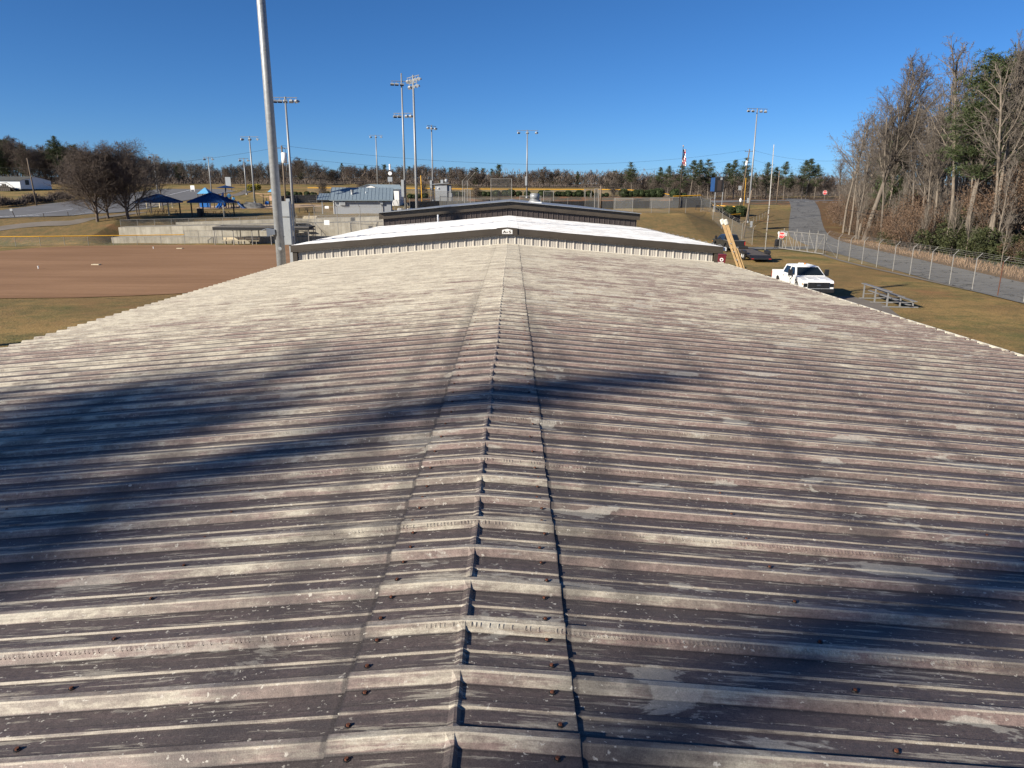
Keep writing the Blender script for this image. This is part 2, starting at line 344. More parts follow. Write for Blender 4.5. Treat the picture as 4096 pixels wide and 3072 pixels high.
def asphalt_mat(name, base, cracks=True):
    t = NT(name); P = t.geo(); a = t.noise(P, .25, 5, .6); f = t.noise(P, 25, 3, .7)
    c = t.mix(t.ramp(a, .3, .7), tuple(x*.82 for x in base), tuple(x*1.15 for x in base)); c = t.mix(t.ramp(f, .3, .8), t.mix(.25, c, (.03,.03,.03)), c)
    if cracks:
        v = t.new('ShaderNodeTexVoronoi', feature='DISTANCE_TO_EDGE'); v.inputs['Scale'].default_value = 1
        n3 = t.new('ShaderNodeTexNoise'); n3.inputs['Scale'].default_value = .8; n3.inputs['Detail'].default_value = 5
        t.l.new(P, n3.inputs['Vector']); va = t.new('ShaderNodeVectorMath', operation='ADD')
        t.l.new(t.map(P, (.26, .40, 1)), va.inputs[0]); sc2 = t.new('ShaderNodeVectorMath', operation='SCALE'); t.l.new(n3.outputs['Color'], sc2.inputs[0]); sc2.inputs[3].default_value = .9
        t.l.new(sc2.outputs[0], va.inputs[1]); t.l.new(va.outputs[0], v.inputs['Vector'])
        c = t.mix(t.ramp(v.outputs['Distance'], .010, .026, (1,1,1,1), (0,0,0,1)), c, (.025, .024, .024))
    t.bump(f, .5, .02); return t.out(c, .85, 0, .25)
ROAD = asphalt_mat('old_asphalt', (.175, .173, .168)); LOT = asphalt_mat('parking_asphalt', (.165, .165, .17), False)
PATHM = asphalt_mat('pale_path', (.20, .175, .15), False); GRAVEL = asphalt_mat('gravel', (.22, .195, .165), False)
SAND = asphalt_mat('play_sand', (.46, .33, .21), False)
def mesh_mat(name, col, cover):
    t = NT(name); t.out(col, .6, .2); tr = t.new('ShaderNodeBsdfTransparent'); mx = t.new('ShaderNodeMixShader')
    P = t.geo(); n = t.noise(P, 3, 2)
    f = t.math('ADD', t.math('MULTIPLY', n, cover*.5), cover*.75); t.l.new(f, mx.inputs[0])
    t.l.new(tr.outputs[0], mx.inputs[1]); t.l.new(t.b.outputs[0], mx.inputs[2]); t.l.new(mx.outputs[0], t.n['Material Output'].inputs['Surface']); return t.mat
LINK = mesh_mat('chain_link_wire', (.33, .33, .32), .13); LINKD = mesh_mat('dark_chain_link', (.10, .10, .10), .28)
def bark_mat(name, a, b):
    t = NT(name); P = t.objc(); n = t.noise(t.map(P, (3, 3, .8)), 1.5, 6, .7)
    t.bump(n, .6, .04); return t.out(t.mix(t.ramp(n, .3, .7), a, b), .9, 0, .15)
BARK = bark_mat('grey_bark', (.085, .07, .058), (.21, .18, .15)); BARKP = bark_mat('pale_bark', (.095, .08, .066), (.255, .215, .175)); BARKD = bark_mat('dark_bark', (.07, .055, .045), (.17, .135, .11))
TWIG = bark_mat('twigs', (.085, .072, .062), (.175, .15, .13)); TWIGR = bark_mat('reddish_twigs', (.080, .064, .055), (.155, .125, .108)); TWIGP = bark_mat('pale_twigs', (.105, .09, .077), (.215, .188, .162))
def leaf_mat(name, a, b, sc=3):
    t = NT(name); n = t.noise(t.geo(), sc, 3); c = t.mix(t.ramp(n, .3, .7), a, b)
    t.b.inputs['Subsurface Weight'].default_value = 0; return t.out(c, .7, 0, .25)
NEEDLE = leaf_mat('pine_needles', (.030, .045, .020), (.075, .095, .038), 1.2); BUSHL = leaf_mat('boxwood_leaves', (.022, .035, .014), (.055, .075, .028)); EVER = leaf_mat('evergreen_leaves', (.020, .028, .011), (.060, .066, .026))
BROWNL = leaf_mat('dead_leaves', (.075, .048, .033), (.17, .11, .072)); TANG = leaf_mat('dry_weeds', (.17, .105, .065), (.31, .21, .13)); YELB = leaf_mat('golden_leaves', (.28, .24, .03), (.40, .32, .05))
# ------------------------------------------------------------------ terrain
xs = sorted(set([-900,-700,-520,-400,-300,-230,-180,-150,-130,-115,-100]+list(range(-90, 92, 2))+[100,115,130,150,180,230,300,400,520,700,900]+[round(float(x), 2) for x in PXS[1:-1]]))
ys = sorted(set(list(range(-120, 84, 12))+list(range(84, 142, 1))+list(range(142, 300, 4))+[320,360,420,500,620,800,1100,1600]))
mb = MB(); NX = len(xs)
for y in ys:
    for x in xs: mb.v.append((x, y, hz(x, y)+(.04*math.sin(x*.7+y*.31) if y > 96 else 0)-.02))
for j in range(len(ys)-1):
    for i in range(NX-1): mb.f.append((j*NX+i, j*NX+i+1, (j+1)*NX+i+1, (j+1)*NX+i)); mb.m.append(0)
struct('ground', mb, GRASS, True)
import bmesh
def drape(name, poly, mat, off, step=2.5, kind='structure', parent=None):
    bm = bmesh.new(); vs = [bm.verts.new((p[0], p[1], 0)) for p in poly]; bm.faces.new(vs)
    bmesh.ops.triangulate(bm, faces=bm.faces[:])
    for ax in (0, 1):
        lo = min(p[ax] for p in poly); hi = max(p[ax] for p in poly); c = math.ceil(lo/step)*step
        while c < hi:
            co = [0,0,0]; co[ax] = c; no = [0,0,0]; no[ax] = 1
            bmesh.ops.bisect_plane(bm, geom=bm.verts[:]+bm.edges[:]+bm.faces[:], dist=1e-5, plane_co=co, plane_no=no); c += step
    for v in bm.verts: v.co.z = hz(v.co.x, v.co.y)+off
    bmesh.ops.recalc_face_normals(bm, faces=bm.faces)
    me = bpy.data.meshes.new(name); bm.to_mesh(me); bm.free(); me.materials.append(mat)
    if me.polygons and me.polygons[0].normal.z < 0: me.flip_normals()
    o = link(name, me, parent)
    if parent is None: tag(o, kind=kind)
    return o
def strip_poly(pts, w0):
    L_ = []; R_ = []
    for i, p in enumerate(pts):
        a = Vector(pts[max(0, i-1)]); b = Vector(pts[min(len(pts)-1, i+1)]); d = (b-a).normalized(); n = Vector((-d.y, d.x))
        w = w0[i] if hasattr(w0, '__len__') else w0
        L_.append(Vector(p)+n*w/2); R_.append(Vector(p)-n*w/2)
    return L_, R_
def ribbon(name, pts, w0, mat, off, step=1.5, kind='structure', parent=None):
    """strip of ground cover that follows the terrain"""
    q = []
    for i in range(len(pts)-1):
        a = Vector(pts[i][:2]); b = Vector(pts[i+1][:2]); n = max(1, int((b-a).length/step))
        for k in range(n): q.append(a.lerp(b, k/n))
    q.append(Vector(pts[-1][:2])); W = w0
    L_, R_ = strip_poly(q, W); m = MB(); S_ = max(1, int(W/1.6))
    for a, b in zip(L_, R_):
        for k in range(S_+1):
            p = a.lerp(b, k/S_); m.v.append((p.x, p.y, hz(p.x, p.y)+off))
    for i in range(len(q)-1):
        for k in range(S_): m.f.append((i*(S_+1)+k, i*(S_+1)+k+1, (i+1)*(S_+1)+k+1, (i+1)*(S_+1)+k)); m.m.append(0)
    o = obj(name, m, mat, parent)
    if parent is None: tag(o, kind=kind)
    return o
def smooth_path(pts, n=6):
    pts = [Vector(p[:2]) for p in pts]; out = []
    for i in range(len(pts)-1):
        p0 = pts[max(0, i-1)]; p1 = pts[i]; p2 = pts[i+1]; p3 = pts[min(len(pts)-1, i+2)]
        for k in range(n):
            t = k/n; out.append(.5*((2*p1)+(p2-p0)*t+(2*p0-5*p1+4*p2-p3)*t*t+(3*p1-p0-3*p2+p3)*t**3))
    out.append(pts[-1]); return out
def px(*l): return [on(u, v) for u, v in l]
near = [gz(u, v) for u, v in ((0,1194),(309,1191),(535,1183),(693,1176))]
far_ = [gz(u, v) for u, v in ((1150,980),(700,980),(300,984),(150,991),(0,1004))]
drape('infield_dirt', [(-75, 62), (-70, 50), (-55, 45.5)]+[(p.x, p.y) for p in near]+[(-14, 55), (-9.5, 66), (-9.2, 99)]+[(p.x, p.y) for p in far_]+[(-70, 76)], DIRT, .012, 8)
lot = px((-160,892),(0,874),(272,864),(373,856),(480,850),(588,836),(721,806),(848,781),(940,766),(905,757),(650,756),(500,775),(400,790),(253,809),(145,822),(0,842),(-160,856))
drape('parking_lot', [(p.x, p.y) for p in lot], LOT, .05, 2.5)
def paint(name, l, w=.14): ribbon(name, px(*l), w, WHITE, .075, 3)
for i in range(7): paint('parking_line', ((14+i*24, 869-i*.9), (-8+i*24, 868-i*.9)), .35)
for i in range(7): paint('parking_line', ((285+i*15, 863-i*2.2), (330+i*17, 857-i*3.1)), .13)
paint('parking_line', ((60,868),(200,851),(290,838)), .2); paint('parking_line', ((660,785),(705,774),(762,761)), .25)
for i in range(6): paint('parking_line', ((850+i*14, 775-i*2), (905+i*9, 773-i*2)), .12)
rc = smooth_path([(33.8,18),(34.4,36),(36,52),(38.3,66),(40.8,80),(43.3,95),(47.5,113),(54.5,134),(63.5,158),(73,183),(82,210),(92,240)])
ribbon('road', rc, 6.5, ROAD, .04)
ribbon('cross_road', smooth_path([(30,190),(56,198),(79,206),(120,208),(190,206)]), 8, LOT, .06, 3)
for i in range(10): ribbon('road_line', [(67+i*2.2, 200.4-i*.75), (68.3+i*2.2, 200-i*.75)], .28, WHITE, .10, 1)
ribbon('driveway', smooth_path([(43.8,97.5),(40,95.5),(35,94.2),(27,93.2),(10,92.5)]), 4.2, ROAD, .055)
ribbon('gravel_strip', smooth_path([(36.6,86),(34.9,78),(33.9,70),(33.3,60),(32.5,46),(31.9,30)]), .55, GRAVEL, .03)
wl_ = []
L_, R_ = strip_poly(rc, 6.5)
drape('woodland_floor', [(p.x, p.y) for p in R_[2:-6]]+[(230, 215), (230, 20)], LITTER, .012, 6)
ribbon('footpath', smooth_path([(p.x, p.y) for p in px((-60,925),(60,907),(180,896),(300,890),(390,872),(470,862),(560,850))]), 2.4, PATHM, .04)
ribbon('sidewalk', smooth_path([(p.x, p.y) for p in px((925,785),(960,776),(990,764),(1010,752))]), 2.6, PATHM, .04)
sd = px((985,836),(1140,834),(1290,826),(1300,820),(1150,816),(1010,820),(900,822),(800,826),(780,836))
drape('play_area', [(p.x, p.y) for p in sd], SAND, .05, 2.5)
slab_c = gz(3420, 1215); drape('concrete_pad', [(17.6, 47), (22.6, 47.0), (22.9, 43.5), (20.5, 36), (16, 36)], PATHM, .02, 6)
# ------------------------------------------------------------------ concrete terraces behind the far dugout
def tier(name, x0, x1, y0, y1, b, t0, t1, label, seg=4.5):
    root = thing(name, label, 'wall', (x0, y0, 0)); n = int((x1-x0)/seg)
    for i in range(n):
        a = i/n; c = (i+1)/n; m = MB(); xa = (x1-x0)*a+.008; xb = (x1-x0)*c-.008; ta = t0+(t1-t0)*a; tb = t0+(t1-t0)*c; D = y1-y0
        m.add([(xa,0,b),(xb,0,b),(xb,D,b),(xa,D,b),(xa,0,ta),(xb,0,tb),(xb,D,tb+.06),(xa,D,ta+.06)], [(3,2,1,0),(4,5,6,7),(0,1,5,4),(1,2,6,5),(2,3,7,6),(3,0,4,7)])
        obj('concrete_panel', m, CONC, root)
    return root
tier('retaining_wall', -55.7, -9.5, 100.4, 103.1, -.5, .75, 1.0, 'lowest concrete terrace wall along the dirt infield')
tier('retaining_wall', -56.0, -10, 103.1, 107.9, -.5, 2.0, 3.1, 'tall middle concrete terrace wall below the spindle railing')
tier('retaining_wall', -50.0, -11, 107.9, 110.2, 0, 2.55, 3.75, 'pale topmost concrete terrace wall behind the spindle railing')
# ------------------------------------------------------------------ ribbed metal panels
PIT = .3048; SL = 1/12.0
def panel_profile():
    p = [(-.031, .021), (-.0135, .0365), (.0115, .0365), (.0475, .001)]
    for k in range(3):
        c = k*PIT
        if k: p += [(c-.0495, .001), (c-.0135, .033), (c+.0115, .033), (c+.0475, .001)]
        p += [(c+.1324, .0), (c+.1384, .0065), (c+.1664, .0065), (c+.1724, .0)]
    c = 3*PIT; p += [(c-.0495, 0), (c-.0135, .032), (c+.0115, .032), (c+.030, .014)]
    return p
PROF = panel_profile()
def panel_mesh(name, sx, length, mat, teeth=True, seed=0, x0=.0):
    rnd = random.Random(seed); m = MB(); ns = 9; n = len(PROF)
    for i in range(ns+1):
        x = x0+(length-x0)*i/ns
        for y, z in PROF:
            zz = z+(rnd.uniform(-.0016, .0016) if z < .01 else 0); m.v.append((sx*x, y, zz-SL*x))
    for i in range(ns):
        for k in range(n-1):
            q = (i*n+k, i*n+k+1, (i+1)*n+k+1, (i+1)*n+k); m.f.append(q if sx < 0 else q[::-1]); m.m.append(0)
    if teeth:
        N = int((length-x0)/.019)
        for i in range(N):
            if math.sin(i*.021+seed)+rnd.uniform(-.8,.8) < -.1: continue
            x = x0+(i+.5)*.019+rnd.uniform(-.003, .003); w = .0062; b = []
            for dx, y, z in ((-w,-.033,.0185), (w,-.033,.0185), (w,-.020,.031), (-w,-.020,.031)): b.append((sx*(x+dx), y, z-SL*x))
            a = (sx*x, -.0290, .0238+rnd.uniform(0,.0014)-SL*x); m.add(b+[a], [(0,1,4),(1,2,4),(2,3,4),(3,0,4)])
    me = bpy.data.meshes.new(name); me.from_pydata(m.v, [], m.f); me.materials.append(mat); me.update()
    for p in me.polygons[:3]: pass
    return me
def screw_mesh():
    m = MB(); m.cyl((0,0,-.001), (0,0,.0025), .0125, .0115, 10, 0); m.cyl((0,0,.0025), (0,0,.0085), .0075, .0065, 6, 1); return mesh('screw', m, [BLACK, RUST])
SCREW = screw_mesh()
RX = -.18; RZ = 4.64
ROOT = thing('metal_building', 'long metal building with weathered cream and purple-brown ribbed roof in the foreground', 'building', (RX, 0, 0))
HL, HR = 7.78, 7.92                                       # half widths left and right of the ridge
pm = {s: [panel_mesh('roof_panel', s, HL if s < 0 else HR, ROOF, True, 10*k+s) for k in range(3)] for s in (-1, 1)}
Y0 = 2.4996
far_screws = MB(); nscrew = 0
rows = (1.46, 2.98, 4.50, 6.02, 7.40)
for k in range(-8, 26):
    y = Y0+k*.9144
    for s in (-1, 1):
        pn = link('roof_panel', pm[s][k % 3], ROOT, (0, y, RZ))
        for rr in rows:
            if rr > (HL if s < 0 else HR)-.1: continue
            for j in range(3):
                yy = j*PIT+.082+random.uniform(-.006, .006); xx = rr+random.uniform(-.02, .02); z = -SL*xx+.002
                if -1 <= k < 6 and rr < 3.2:
                    o = link('screw', SCREW, pn, (s*xx, yy, z)); o.rotation_euler = (0, s*SL, random.random()*3)
                else: far_screws.cyl((s*xx, y+yy, RZ+z-.001), (s*xx, y+yy, RZ+z+.008), .012, .007, 6)
# ridge cap pieces
def cap_mesh(seed):
    rnd = random.Random(seed); xsn = [-.401,-.400,-.30,-.16,-.05,-.026,-.005,.004,.017,.05,.16,.30,.400,.401]
    pr = [(-.033, .025)]+[(a, b+.0075 if i else b) for i, (a, b) in enumerate(PROF[1:])]; pr = [(a, b+.0) for a, b in pr]; m = MB(); n = len(pr)
    for x in xsn:
        for y, z in pr:
            w = max(0, 1-z/.030) if z > .012 else 1.0
            cr = {-.026: .001, -.005: .012, .004: .0125, .017: .0}.get(x, 0)*w
            b = -SL*(math.sqrt(x*x+.0016)-.010)
            m.v.append((x+(rnd.uniform(-.0015,.0015)), y, z+b+cr+rnd.uniform(-.0008,.0008)-(.006 if abs(x) > .4005 else 0)))
    for i in range(len(xsn)-1):
        for k in range(n-1): m.f.append((i*n+k+1, i*n+k, (i+1)*n+k, (i+1)*n+k+1)); m.m.append(0)
    for i in range(44):
        if rnd.random() < .45: continue
        x = -.385+i*.0178; w = .0038; bs = -SL*abs(x); bq = [(x+dx, y, z+bs) for dx, y, z in ((-w,-.0345,.0245),(w,-.0345,.0245),(w,-.020,.037),(-w,-.020,.037))]
        m.add(bq+[(x, -.031, .0288+bs)], [(0,1,4),(1,2,4),(2,3,4),(3,0,4)])
    me = bpy.data.meshes.new('ridge_cap'); me.from_pydata(m.v, [], m.f); me.materials.append(ROOF); me.update(); return me
caps = [cap_mesh(i) for i in range(4)]
for k in range(-8, 26):
    y = Y0+k*.9144; jx = random.uniform(-.012, .012)
    cp = link('ridge_cap', caps[k % 4], ROOT, (jx, y, RZ+.001)); cp.rotation_euler = (0, 0, random.uniform(-.009, .009))
    for s in (-1, 1):
        for j in range(3):
            for dy in (.080, PIT-.068):
                xx = .335+random.uniform(-.02, .02); yy = j*PIT+dy; z = -SL*xx+.0095
                if -1 <= k < 6:
                    o = link('screw', SCREW, cp, (s*xx, yy, z)); o.rotation_euler = (0, s*SL, random.random()*3)
                else: far_screws.cyl((s*xx, y+yy, RZ+z-.002), (s*xx, y+yy, RZ+z+.008), .012, .007, 6)
tag(obj('distant_screws', far_screws, RUST, ROOT), kind='stuff')
# gutters, eave trim, walls
zr = RZ-SL*HR; zl = RZ-SL*HL
k = 0; y = -4.7
while y < 26.0:
    L1 = min(3.05, 26.1-y); m = MB(); x = HR-.03
    m.bb(x+.012, x+.135, y, y+L1-.012, zr-.135, zr-.129); m.bb(x+.123, x+.135, y, y+L1-.012, zr-.129, zr+.005); m.bb(x+.105, x+.135, y, y+L1-.012, zr+.005, zr+.013); m.bb(x+.0, x+.012, y, y+L1-.012, zr-.135, zr-.02)
    g = obj('gutter', m, CREAM, ROOT)
    for j in range(3):
        ms = MB(); yy = y+.35+j*1.0
        if yy < y+L1-.1: ms.bb(x+.0, x+.125, yy, yy+.03, zr+.0135, zr+.019); obj('gutter_strap', ms, RUST, g)
    y += 3.05
m = MB(); m.bb(-HL-.11, -HL+.03, -4.7, 26.1, zl-.17, zl-.035); obj('eave_trim', m, DBROWN, ROOT)
m = MB(); m.bb(-HL+.05, -HL+.2, -4.6, 26.0, 0, zl-.04); m.bb(HR-.25, HR-.1, -4.6, 26.0, 0, zr-.04); m.bb(-HL+.2, HR-.25, -4.6, -4.4, 0, 3.9); obj('wall', m, BEIGE, ROOT)
m = MB()
for s, H in ((-1, HL), (1, HR)):
    m.add([(0,26.27,RZ+.045),(s*H,26.27,RZ+.045-SL*H),(s*H,26.345,RZ+.045-SL*H),(0,26.345,RZ+.045),(0,26.27,RZ-.02),(s*H,26.27,RZ-.02-SL*H),(s*H,26.345,RZ-.02-SL*H),(0,26.345,RZ-.02)],
          [(0,1,2,3),(0,4,5,1),(3,2,6,7),(4,7,6,5),(1,5,6,2)])
obj('end_flashing', m, CREAM, ROOT)
# ------------------------------------------------------------------ gable ended neighbours
def wall_prof(h=.032):
    p = []
    for k in range(3):
        c = k*PIT; p += [(c, 0), (c+.03, -h), (c+.055, -h), (c+.085, 0)] if k else [(c, 0), (c+.03, -h-.002), (c+.055, -h-.002), (c+.085, 0)]
        for q in (.15, .225): p += [(c+q, 0), (c+q+.008, -.007), (c+q+.030, -.007), (c+q+.038, 0)]
    p.append((3*PIT, 0)); return p
WP = wall_prof()
def gable_wall(root, x0, x1, y, zb, ztop, mat):
    x = x0
    while x < x1-.05:
        m = MB(); vs = []
        P_ = [(a, b) for a, b in WP if x+a <= x1+1e-6]
        for a, b in P_: vs += [(x+a, y+b, zb), (x+a, y+b, ztop(x+a))]
        m.add(vs, [(2*i, 2*i+2, 2*i+3, 2*i+1) for i in range(len(P_)-1)]); obj('wall_panel', m, mat, root); x += 3*PIT
def rake(root, xr, xa, xb, y0, y1, zr_, sl, h, mat, lip=.04):
    for s, xe in ((-1, xa), (1, xb)):
        m = MB(); d = abs(xe-xr); ze = zr_-sl*d
        def seg(ya, yb, t, b):
            m.add([(xr,ya,zr_+t),(xe,ya,ze+t),(xe,yb,ze+t),(xr,yb,zr_+t),(xr,ya,zr_+b),(xe,ya,ze+b),(xe,yb,ze+b),(xr,yb,zr_+b)], [(0,1,2,3),(0,4,5,1),(3,2,6,7),(4,7,6,5),(1,5,6,2),(0,3,7,4)])
        seg(y0, y1, 0, -h); seg(y0-.03, y1, -h-.004, -h-lip); obj('rake_trim', m, mat, root)
WB = thing('white_roof_building', 'beige ribbed wall under a clean white metal roof with bronze trim', 'building', (0, 26, 0))
def loc(root, o): o.location = tuple(-Vector(root.location)) ; return o
WXR = -.19; WZ = 5.22; WA, WBx = -8.08, 7.68
def ch(root):
    for o in root.children:
        if 'done' not in o: o.matrix_parent_inverse = root.matrix_world.inverted() if False else Matrix.Translation(-Vector(root.location)); o['done'] = 1; del o['done']
gable_wall(WB, -7.86, 7.37, 26.36, 3.4, lambda x: WZ-.19-SL*abs(x-WXR), BEIGE)
rake(WB, WXR, WA, WBx, 26.24, 26.33, WZ+.02, SL, .205, BROWN)
m = MB(); m.bb(-8.02, -7.86, 26.25, 26.55, 0, 4.37); m.bb(7.37, 7.50, 26.25, 26.55, 0, 4.37); obj('corner_trim', m, BROWN, WB)
m = MB(); m.prism([(-.56,4.985),(.18,4.985),(.18,5.225),(-.19,5.262),(-.56,5.232)], 'y', 26.205, 26.235); obj('peak_plate', m, BROWN, WB)
m = MB(); m.prism([(-.375,5.025),(-.005,5.025),(-.005,5.165),(-.19,5.205),(-.375,5.165)], 'y', 26.195, 26.205); sg = obj('sign', m, WHITE, WB)
m = MB(); m.prism([(-.365,5.033),(-.015,5.033),(-.015,5.158),(-.19,5.196),(-.365,5.158)], 'y', 26.1935, 26.195); obj('sign_border', m, plain('sign_cream', (.74,.72,.68), .5), sg)
def text_part(txt, mat, parent, c, size, sxx=1.0, rot=(math.pi/2,0,0), off=.0, ext=.002):
    cu = bpy.data.curves.new('lettering', 'FONT'); cu.body = txt; cu.align_x = 'CENTER'; cu.align_y = 'CENTER'; cu.size = size; cu.extrude = ext; cu.offset = off
    to = bpy.data.objects.new('lettering', cu); COL.objects.link(to); bpy.context.view_layer.update()
    me = bpy.data.meshes.new_from_object(to.evaluated_get(bpy.context.evaluated_depsgraph_get())); bpy.data.objects.remove(to)
    me.materials.clear(); me.materials.append(mat); o = link('lettering', me, parent, c); o.rotation_euler = rot; o.scale = (sxx, 1, 1); return o
text_part('A', BROWN, sg, (-.288, 26.192, 5.093), .125, 1.45, off=.004)
text_part('&', BROWN, sg, (-.197, 26.192, 5.085), .07, 1.1, off=.003)
text_part('S', BROWN, sg, (-.095, 26.192, 5.093), .125, 1.65, off=.004)
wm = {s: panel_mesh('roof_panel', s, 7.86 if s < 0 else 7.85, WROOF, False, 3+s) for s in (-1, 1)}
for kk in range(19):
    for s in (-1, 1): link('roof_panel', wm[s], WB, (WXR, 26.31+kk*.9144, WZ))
m = MB()
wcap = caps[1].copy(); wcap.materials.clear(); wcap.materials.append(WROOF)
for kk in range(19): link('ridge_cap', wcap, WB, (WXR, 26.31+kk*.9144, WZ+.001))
m = MB(); m.bb(-7.9,-7.75,26.5,43.6,0,4.5); m.bb(7.3,7.45,26.5,43.6,0,4.5); obj('side_wall', m, BEIGE, WB)
m = MB(); m.bb(7.66,7.80,26.3,43.6,4.44,4.56); obj('gutter', m, WHITE, WB)
for kk in range(16):
    m = MB(); m.tube([(7.62,26.9+kk*1.0,4.60),(7.74,26.9+kk*1.0,4.63),(7.80,26.9+kk*1.0,4.57)], .012, 5); obj('gutter_strap', m, GALV, WB)
DB = thing('dark_brown_building', 'taller dark brown ribbed building behind the white roof', 'building', (0, 43, 0))
DXR = -.16; DZ = 6.07; DS = .0885
gable_wall(DB, -7.70, 7.40, 43.4, 3.8, lambda x: DZ-.33-DS*abs(x-DXR), DBROWN)
rake(DB, DXR, -7.92, 7.55, 43.22, 43.37, DZ, DS, .32, BROWN, .05)
m = MB()
for s, xe in ((-1,-7.95), (1,7.58)):
    d = abs(xe-DXR); m.add([(DXR,42.98,DZ+.035),(xe,42.98,DZ+.035-DS*d),(xe,86,DZ+.035-DS*d),(DXR,86,DZ+.035),(DXR,42.98,DZ+.004),(xe,42.98,DZ+.004-DS*d),(xe,86,DZ+.004-DS*d),(DXR,86,DZ+.004)], [(0,1,2,3),(0,4,5,1),(4,7,6,5),(1,5,6,2)])
obj('roof', m, GALV, DB)
m = MB(); m.bb(-7.7,-7.5,43.5,85.8,0,5.3); m.bb(7.2,7.4,43.5,85.8,0,5.3); m.bb(-7.5,7.2,85.6,85.8,0,5.3); obj('side_wall', m, DBROWN, DB)
vp = at(2139, 806, 52); m = MB(); m.cyl((0,0,-.3),(0,0,.12),.40,.38,20); m.cyl((0,0,.12),(0,0,.2),.30,.30,20); m.cyl((0,0,.2),(0,0,.52),.335,.335,24); m.cyl((0,0,.52),(0,0,.56),.34,.25,24)
VT = thing('roof_vent', 'round galvanised exhaust vent on the dark brown building roof', 'vent', (vp.x, 52, vp.z)); obj('drum', m, GALV, VT, True)
m = MB(); m.bb(-.46,.46,-.46,.46,-.32,-.02); obj('curb', m, WHITE, VT)
pv = at(1752, 884, 42.4); m = MB(); m.cyl((0,0,-.1),(0,0,.36),.05,.05,12); m.cyl((0,0,-.12),(0,0,-.02),.1,.06,12); o = obj('vent_pipe', m, WHITE, None, True, (pv.x, 42.4, pv.z)); tag(o, 'short white plumbing vent pipe on the white roof', 'pipe')
# children of WB / DB were written in world coordinates
for root in (WB, DB):
    for o in root.children:
        o.matrix_parent_inverse = Matrix.Translation(-Vector(root.location))
# ------------------------------------------------------------------ floodlight poles
def flood(parent, c, yaw, tilt, w=.62, h=.40, d=.36, light=GREYBOX, back=BLACK):
    R = Matrix.Rotation(yaw, 3, 'Z') @ Matrix.Rotation(tilt, 3, 'X'); c = Vector(c)
    m = MB(); q = [Vector(p) for p in ((-w/2,-d*.5,-h/2),(w/2,-d*.5,-h/2),(w/2,-d*.5,h/2),(-w/2,-d*.5,h/2),(-w*.32,d*.5,-h*.3),(w*.32,d*.5,-h*.3),(w*.32,d*.5,h*.3),(-w*.32,d*.5,h*.3))]
    m.add([R @ p+c for p in q], [(3,2,1,0),(4,5,6,7),(0,1,5,4),(1,2,6,5),(2,3,7,6),(3,0,4,7)]); o = obj('flood_lamp', m, light, parent)
    m = MB(); vz = [Vector(p) for p in ((-w/2,-d*.5,h/2),(w/2,-d*.5,h/2),(w*.46,-d*1.1,h*.30),(-w*.46,-d*1.1,h*.30))]
    vz += [p+Vector((0,0,-.02)) for p in vz]; m.add([R @ p+c for p in vz], [(0,1,2,3),(7,6,5,4),(0,4,5,1),(2,6,7,3),(1,5,6,2),(3,7,4,0)]); obj('visor', m, light, o)
    m = MB(); vz = [Vector(p) for p in ((-w*.45,-d*.5-.005,-h*.45),(w*.45,-d*.5-.005,-h*.45),(w*.45,-d*.5-.005,h*.45),(-w*.45,-d*.5-.005,h*.45))]; m.add([R @ p+c for p in vz], [(0,1,2,3)]); obj('lens', m, back, o)
    return o
def light_pole(label, base, ztop, rb, rt, bars, mat=GALV, group='field lighting poles', boxes=()):
    """bars: (dz below top, width, yaw, list of (offset, lamp yaw))"""
    b = Vector(base); H = ztop-b.z; root = thing('light_pole', label, 'light pole', b, 0, group)
    m = MB(); m.tube([(0,0,-.3),(0,0,H*.5),(0,0,H)], [rb,(rb+rt)/2,rt], 14); m.tube([(0,0,-.2),(0,0,.35)], [rb*1.35,rb*1.3], 14); obj('pole', m, mat, root, True)
    for dz, wd, yaw, lamps in bars:
        d = Vector((math.cos(yaw), math.sin(yaw), 0)); z = H-dz; m = MB(); m.tube([d*(-wd/2)+Vector((0,0,z)), d*(wd/2)+Vector((0,0,z))], .05, 6); obj('crossarm', m, mat, root)
        for off, ly in lamps:
            lp = flood(root, d*off+Vector((0,0,z-.45)), ly, .5)
            m = MB(); m.tube([d*off+Vector((0,0,z)), d*off+Vector((0,0,z-.3))], .03, 5); obj('bracket', m, mat, lp)
    for (z0, z1, dx) in boxes:
        m = MB(); m.bb(dx-.22, dx+.22, -.45, -.2, z0, z1); obj('ballast_box', m, GREYBOX, root)
    return root
pb = at(1122, 1000, 28.0)
mainp = light_pole('thick galvanised light pole rising beside the white roof, nearest of all poles', (pb.x, 28.0, 0), 21, .185, .14, [(.6, 3, .5, [(-1.2,2),(0,2.2),(1.2,2.4)])])
fx = at(1098, 928, 27.9); flood(mainp, (fx.x-pb.x-.12, -.12, fx.z), math.radians(-78), .05, .36, .30, .30, GREYBOX, WHITE)
m = MB(); m.tube([(fx.x-pb.x-.05,-.1,fx.z-.12),(-.15,-.1,fx.z-.16)], .03, 6); m.tube([(-.20,-.02,fx.z-.18),(.20,-.02,fx.z-.18)], .02, 6); obj('lamp_bracket', m, GALVD, mainp)
for zz in (9.2, 10.3, 11.4):
    m = MB(); m.tube([(.07,-.2,zz+.06),(.10,-.25,zz+.06),(.10,-.25,zz-.06),(.07,-.2,zz-.06)], .012, 5); obj('step_loop', m, GALVD, mainp)
m = MB(); m.cyl((.05,-.185,fx.z-.62),(.05,-.21,fx.z-.62),.07,.07,12); obj('hand_hole_cover', m, GALV, mainp)
c0 = at(1157, 979, 28.75); c1 = at(1157, 870, 28.75); c2 = at(1156, 867, 28.75); c3 = at(1156, 805, 28.75); cw = at(1172, 900, 28.75).x-at(1142, 900, 28.75).x
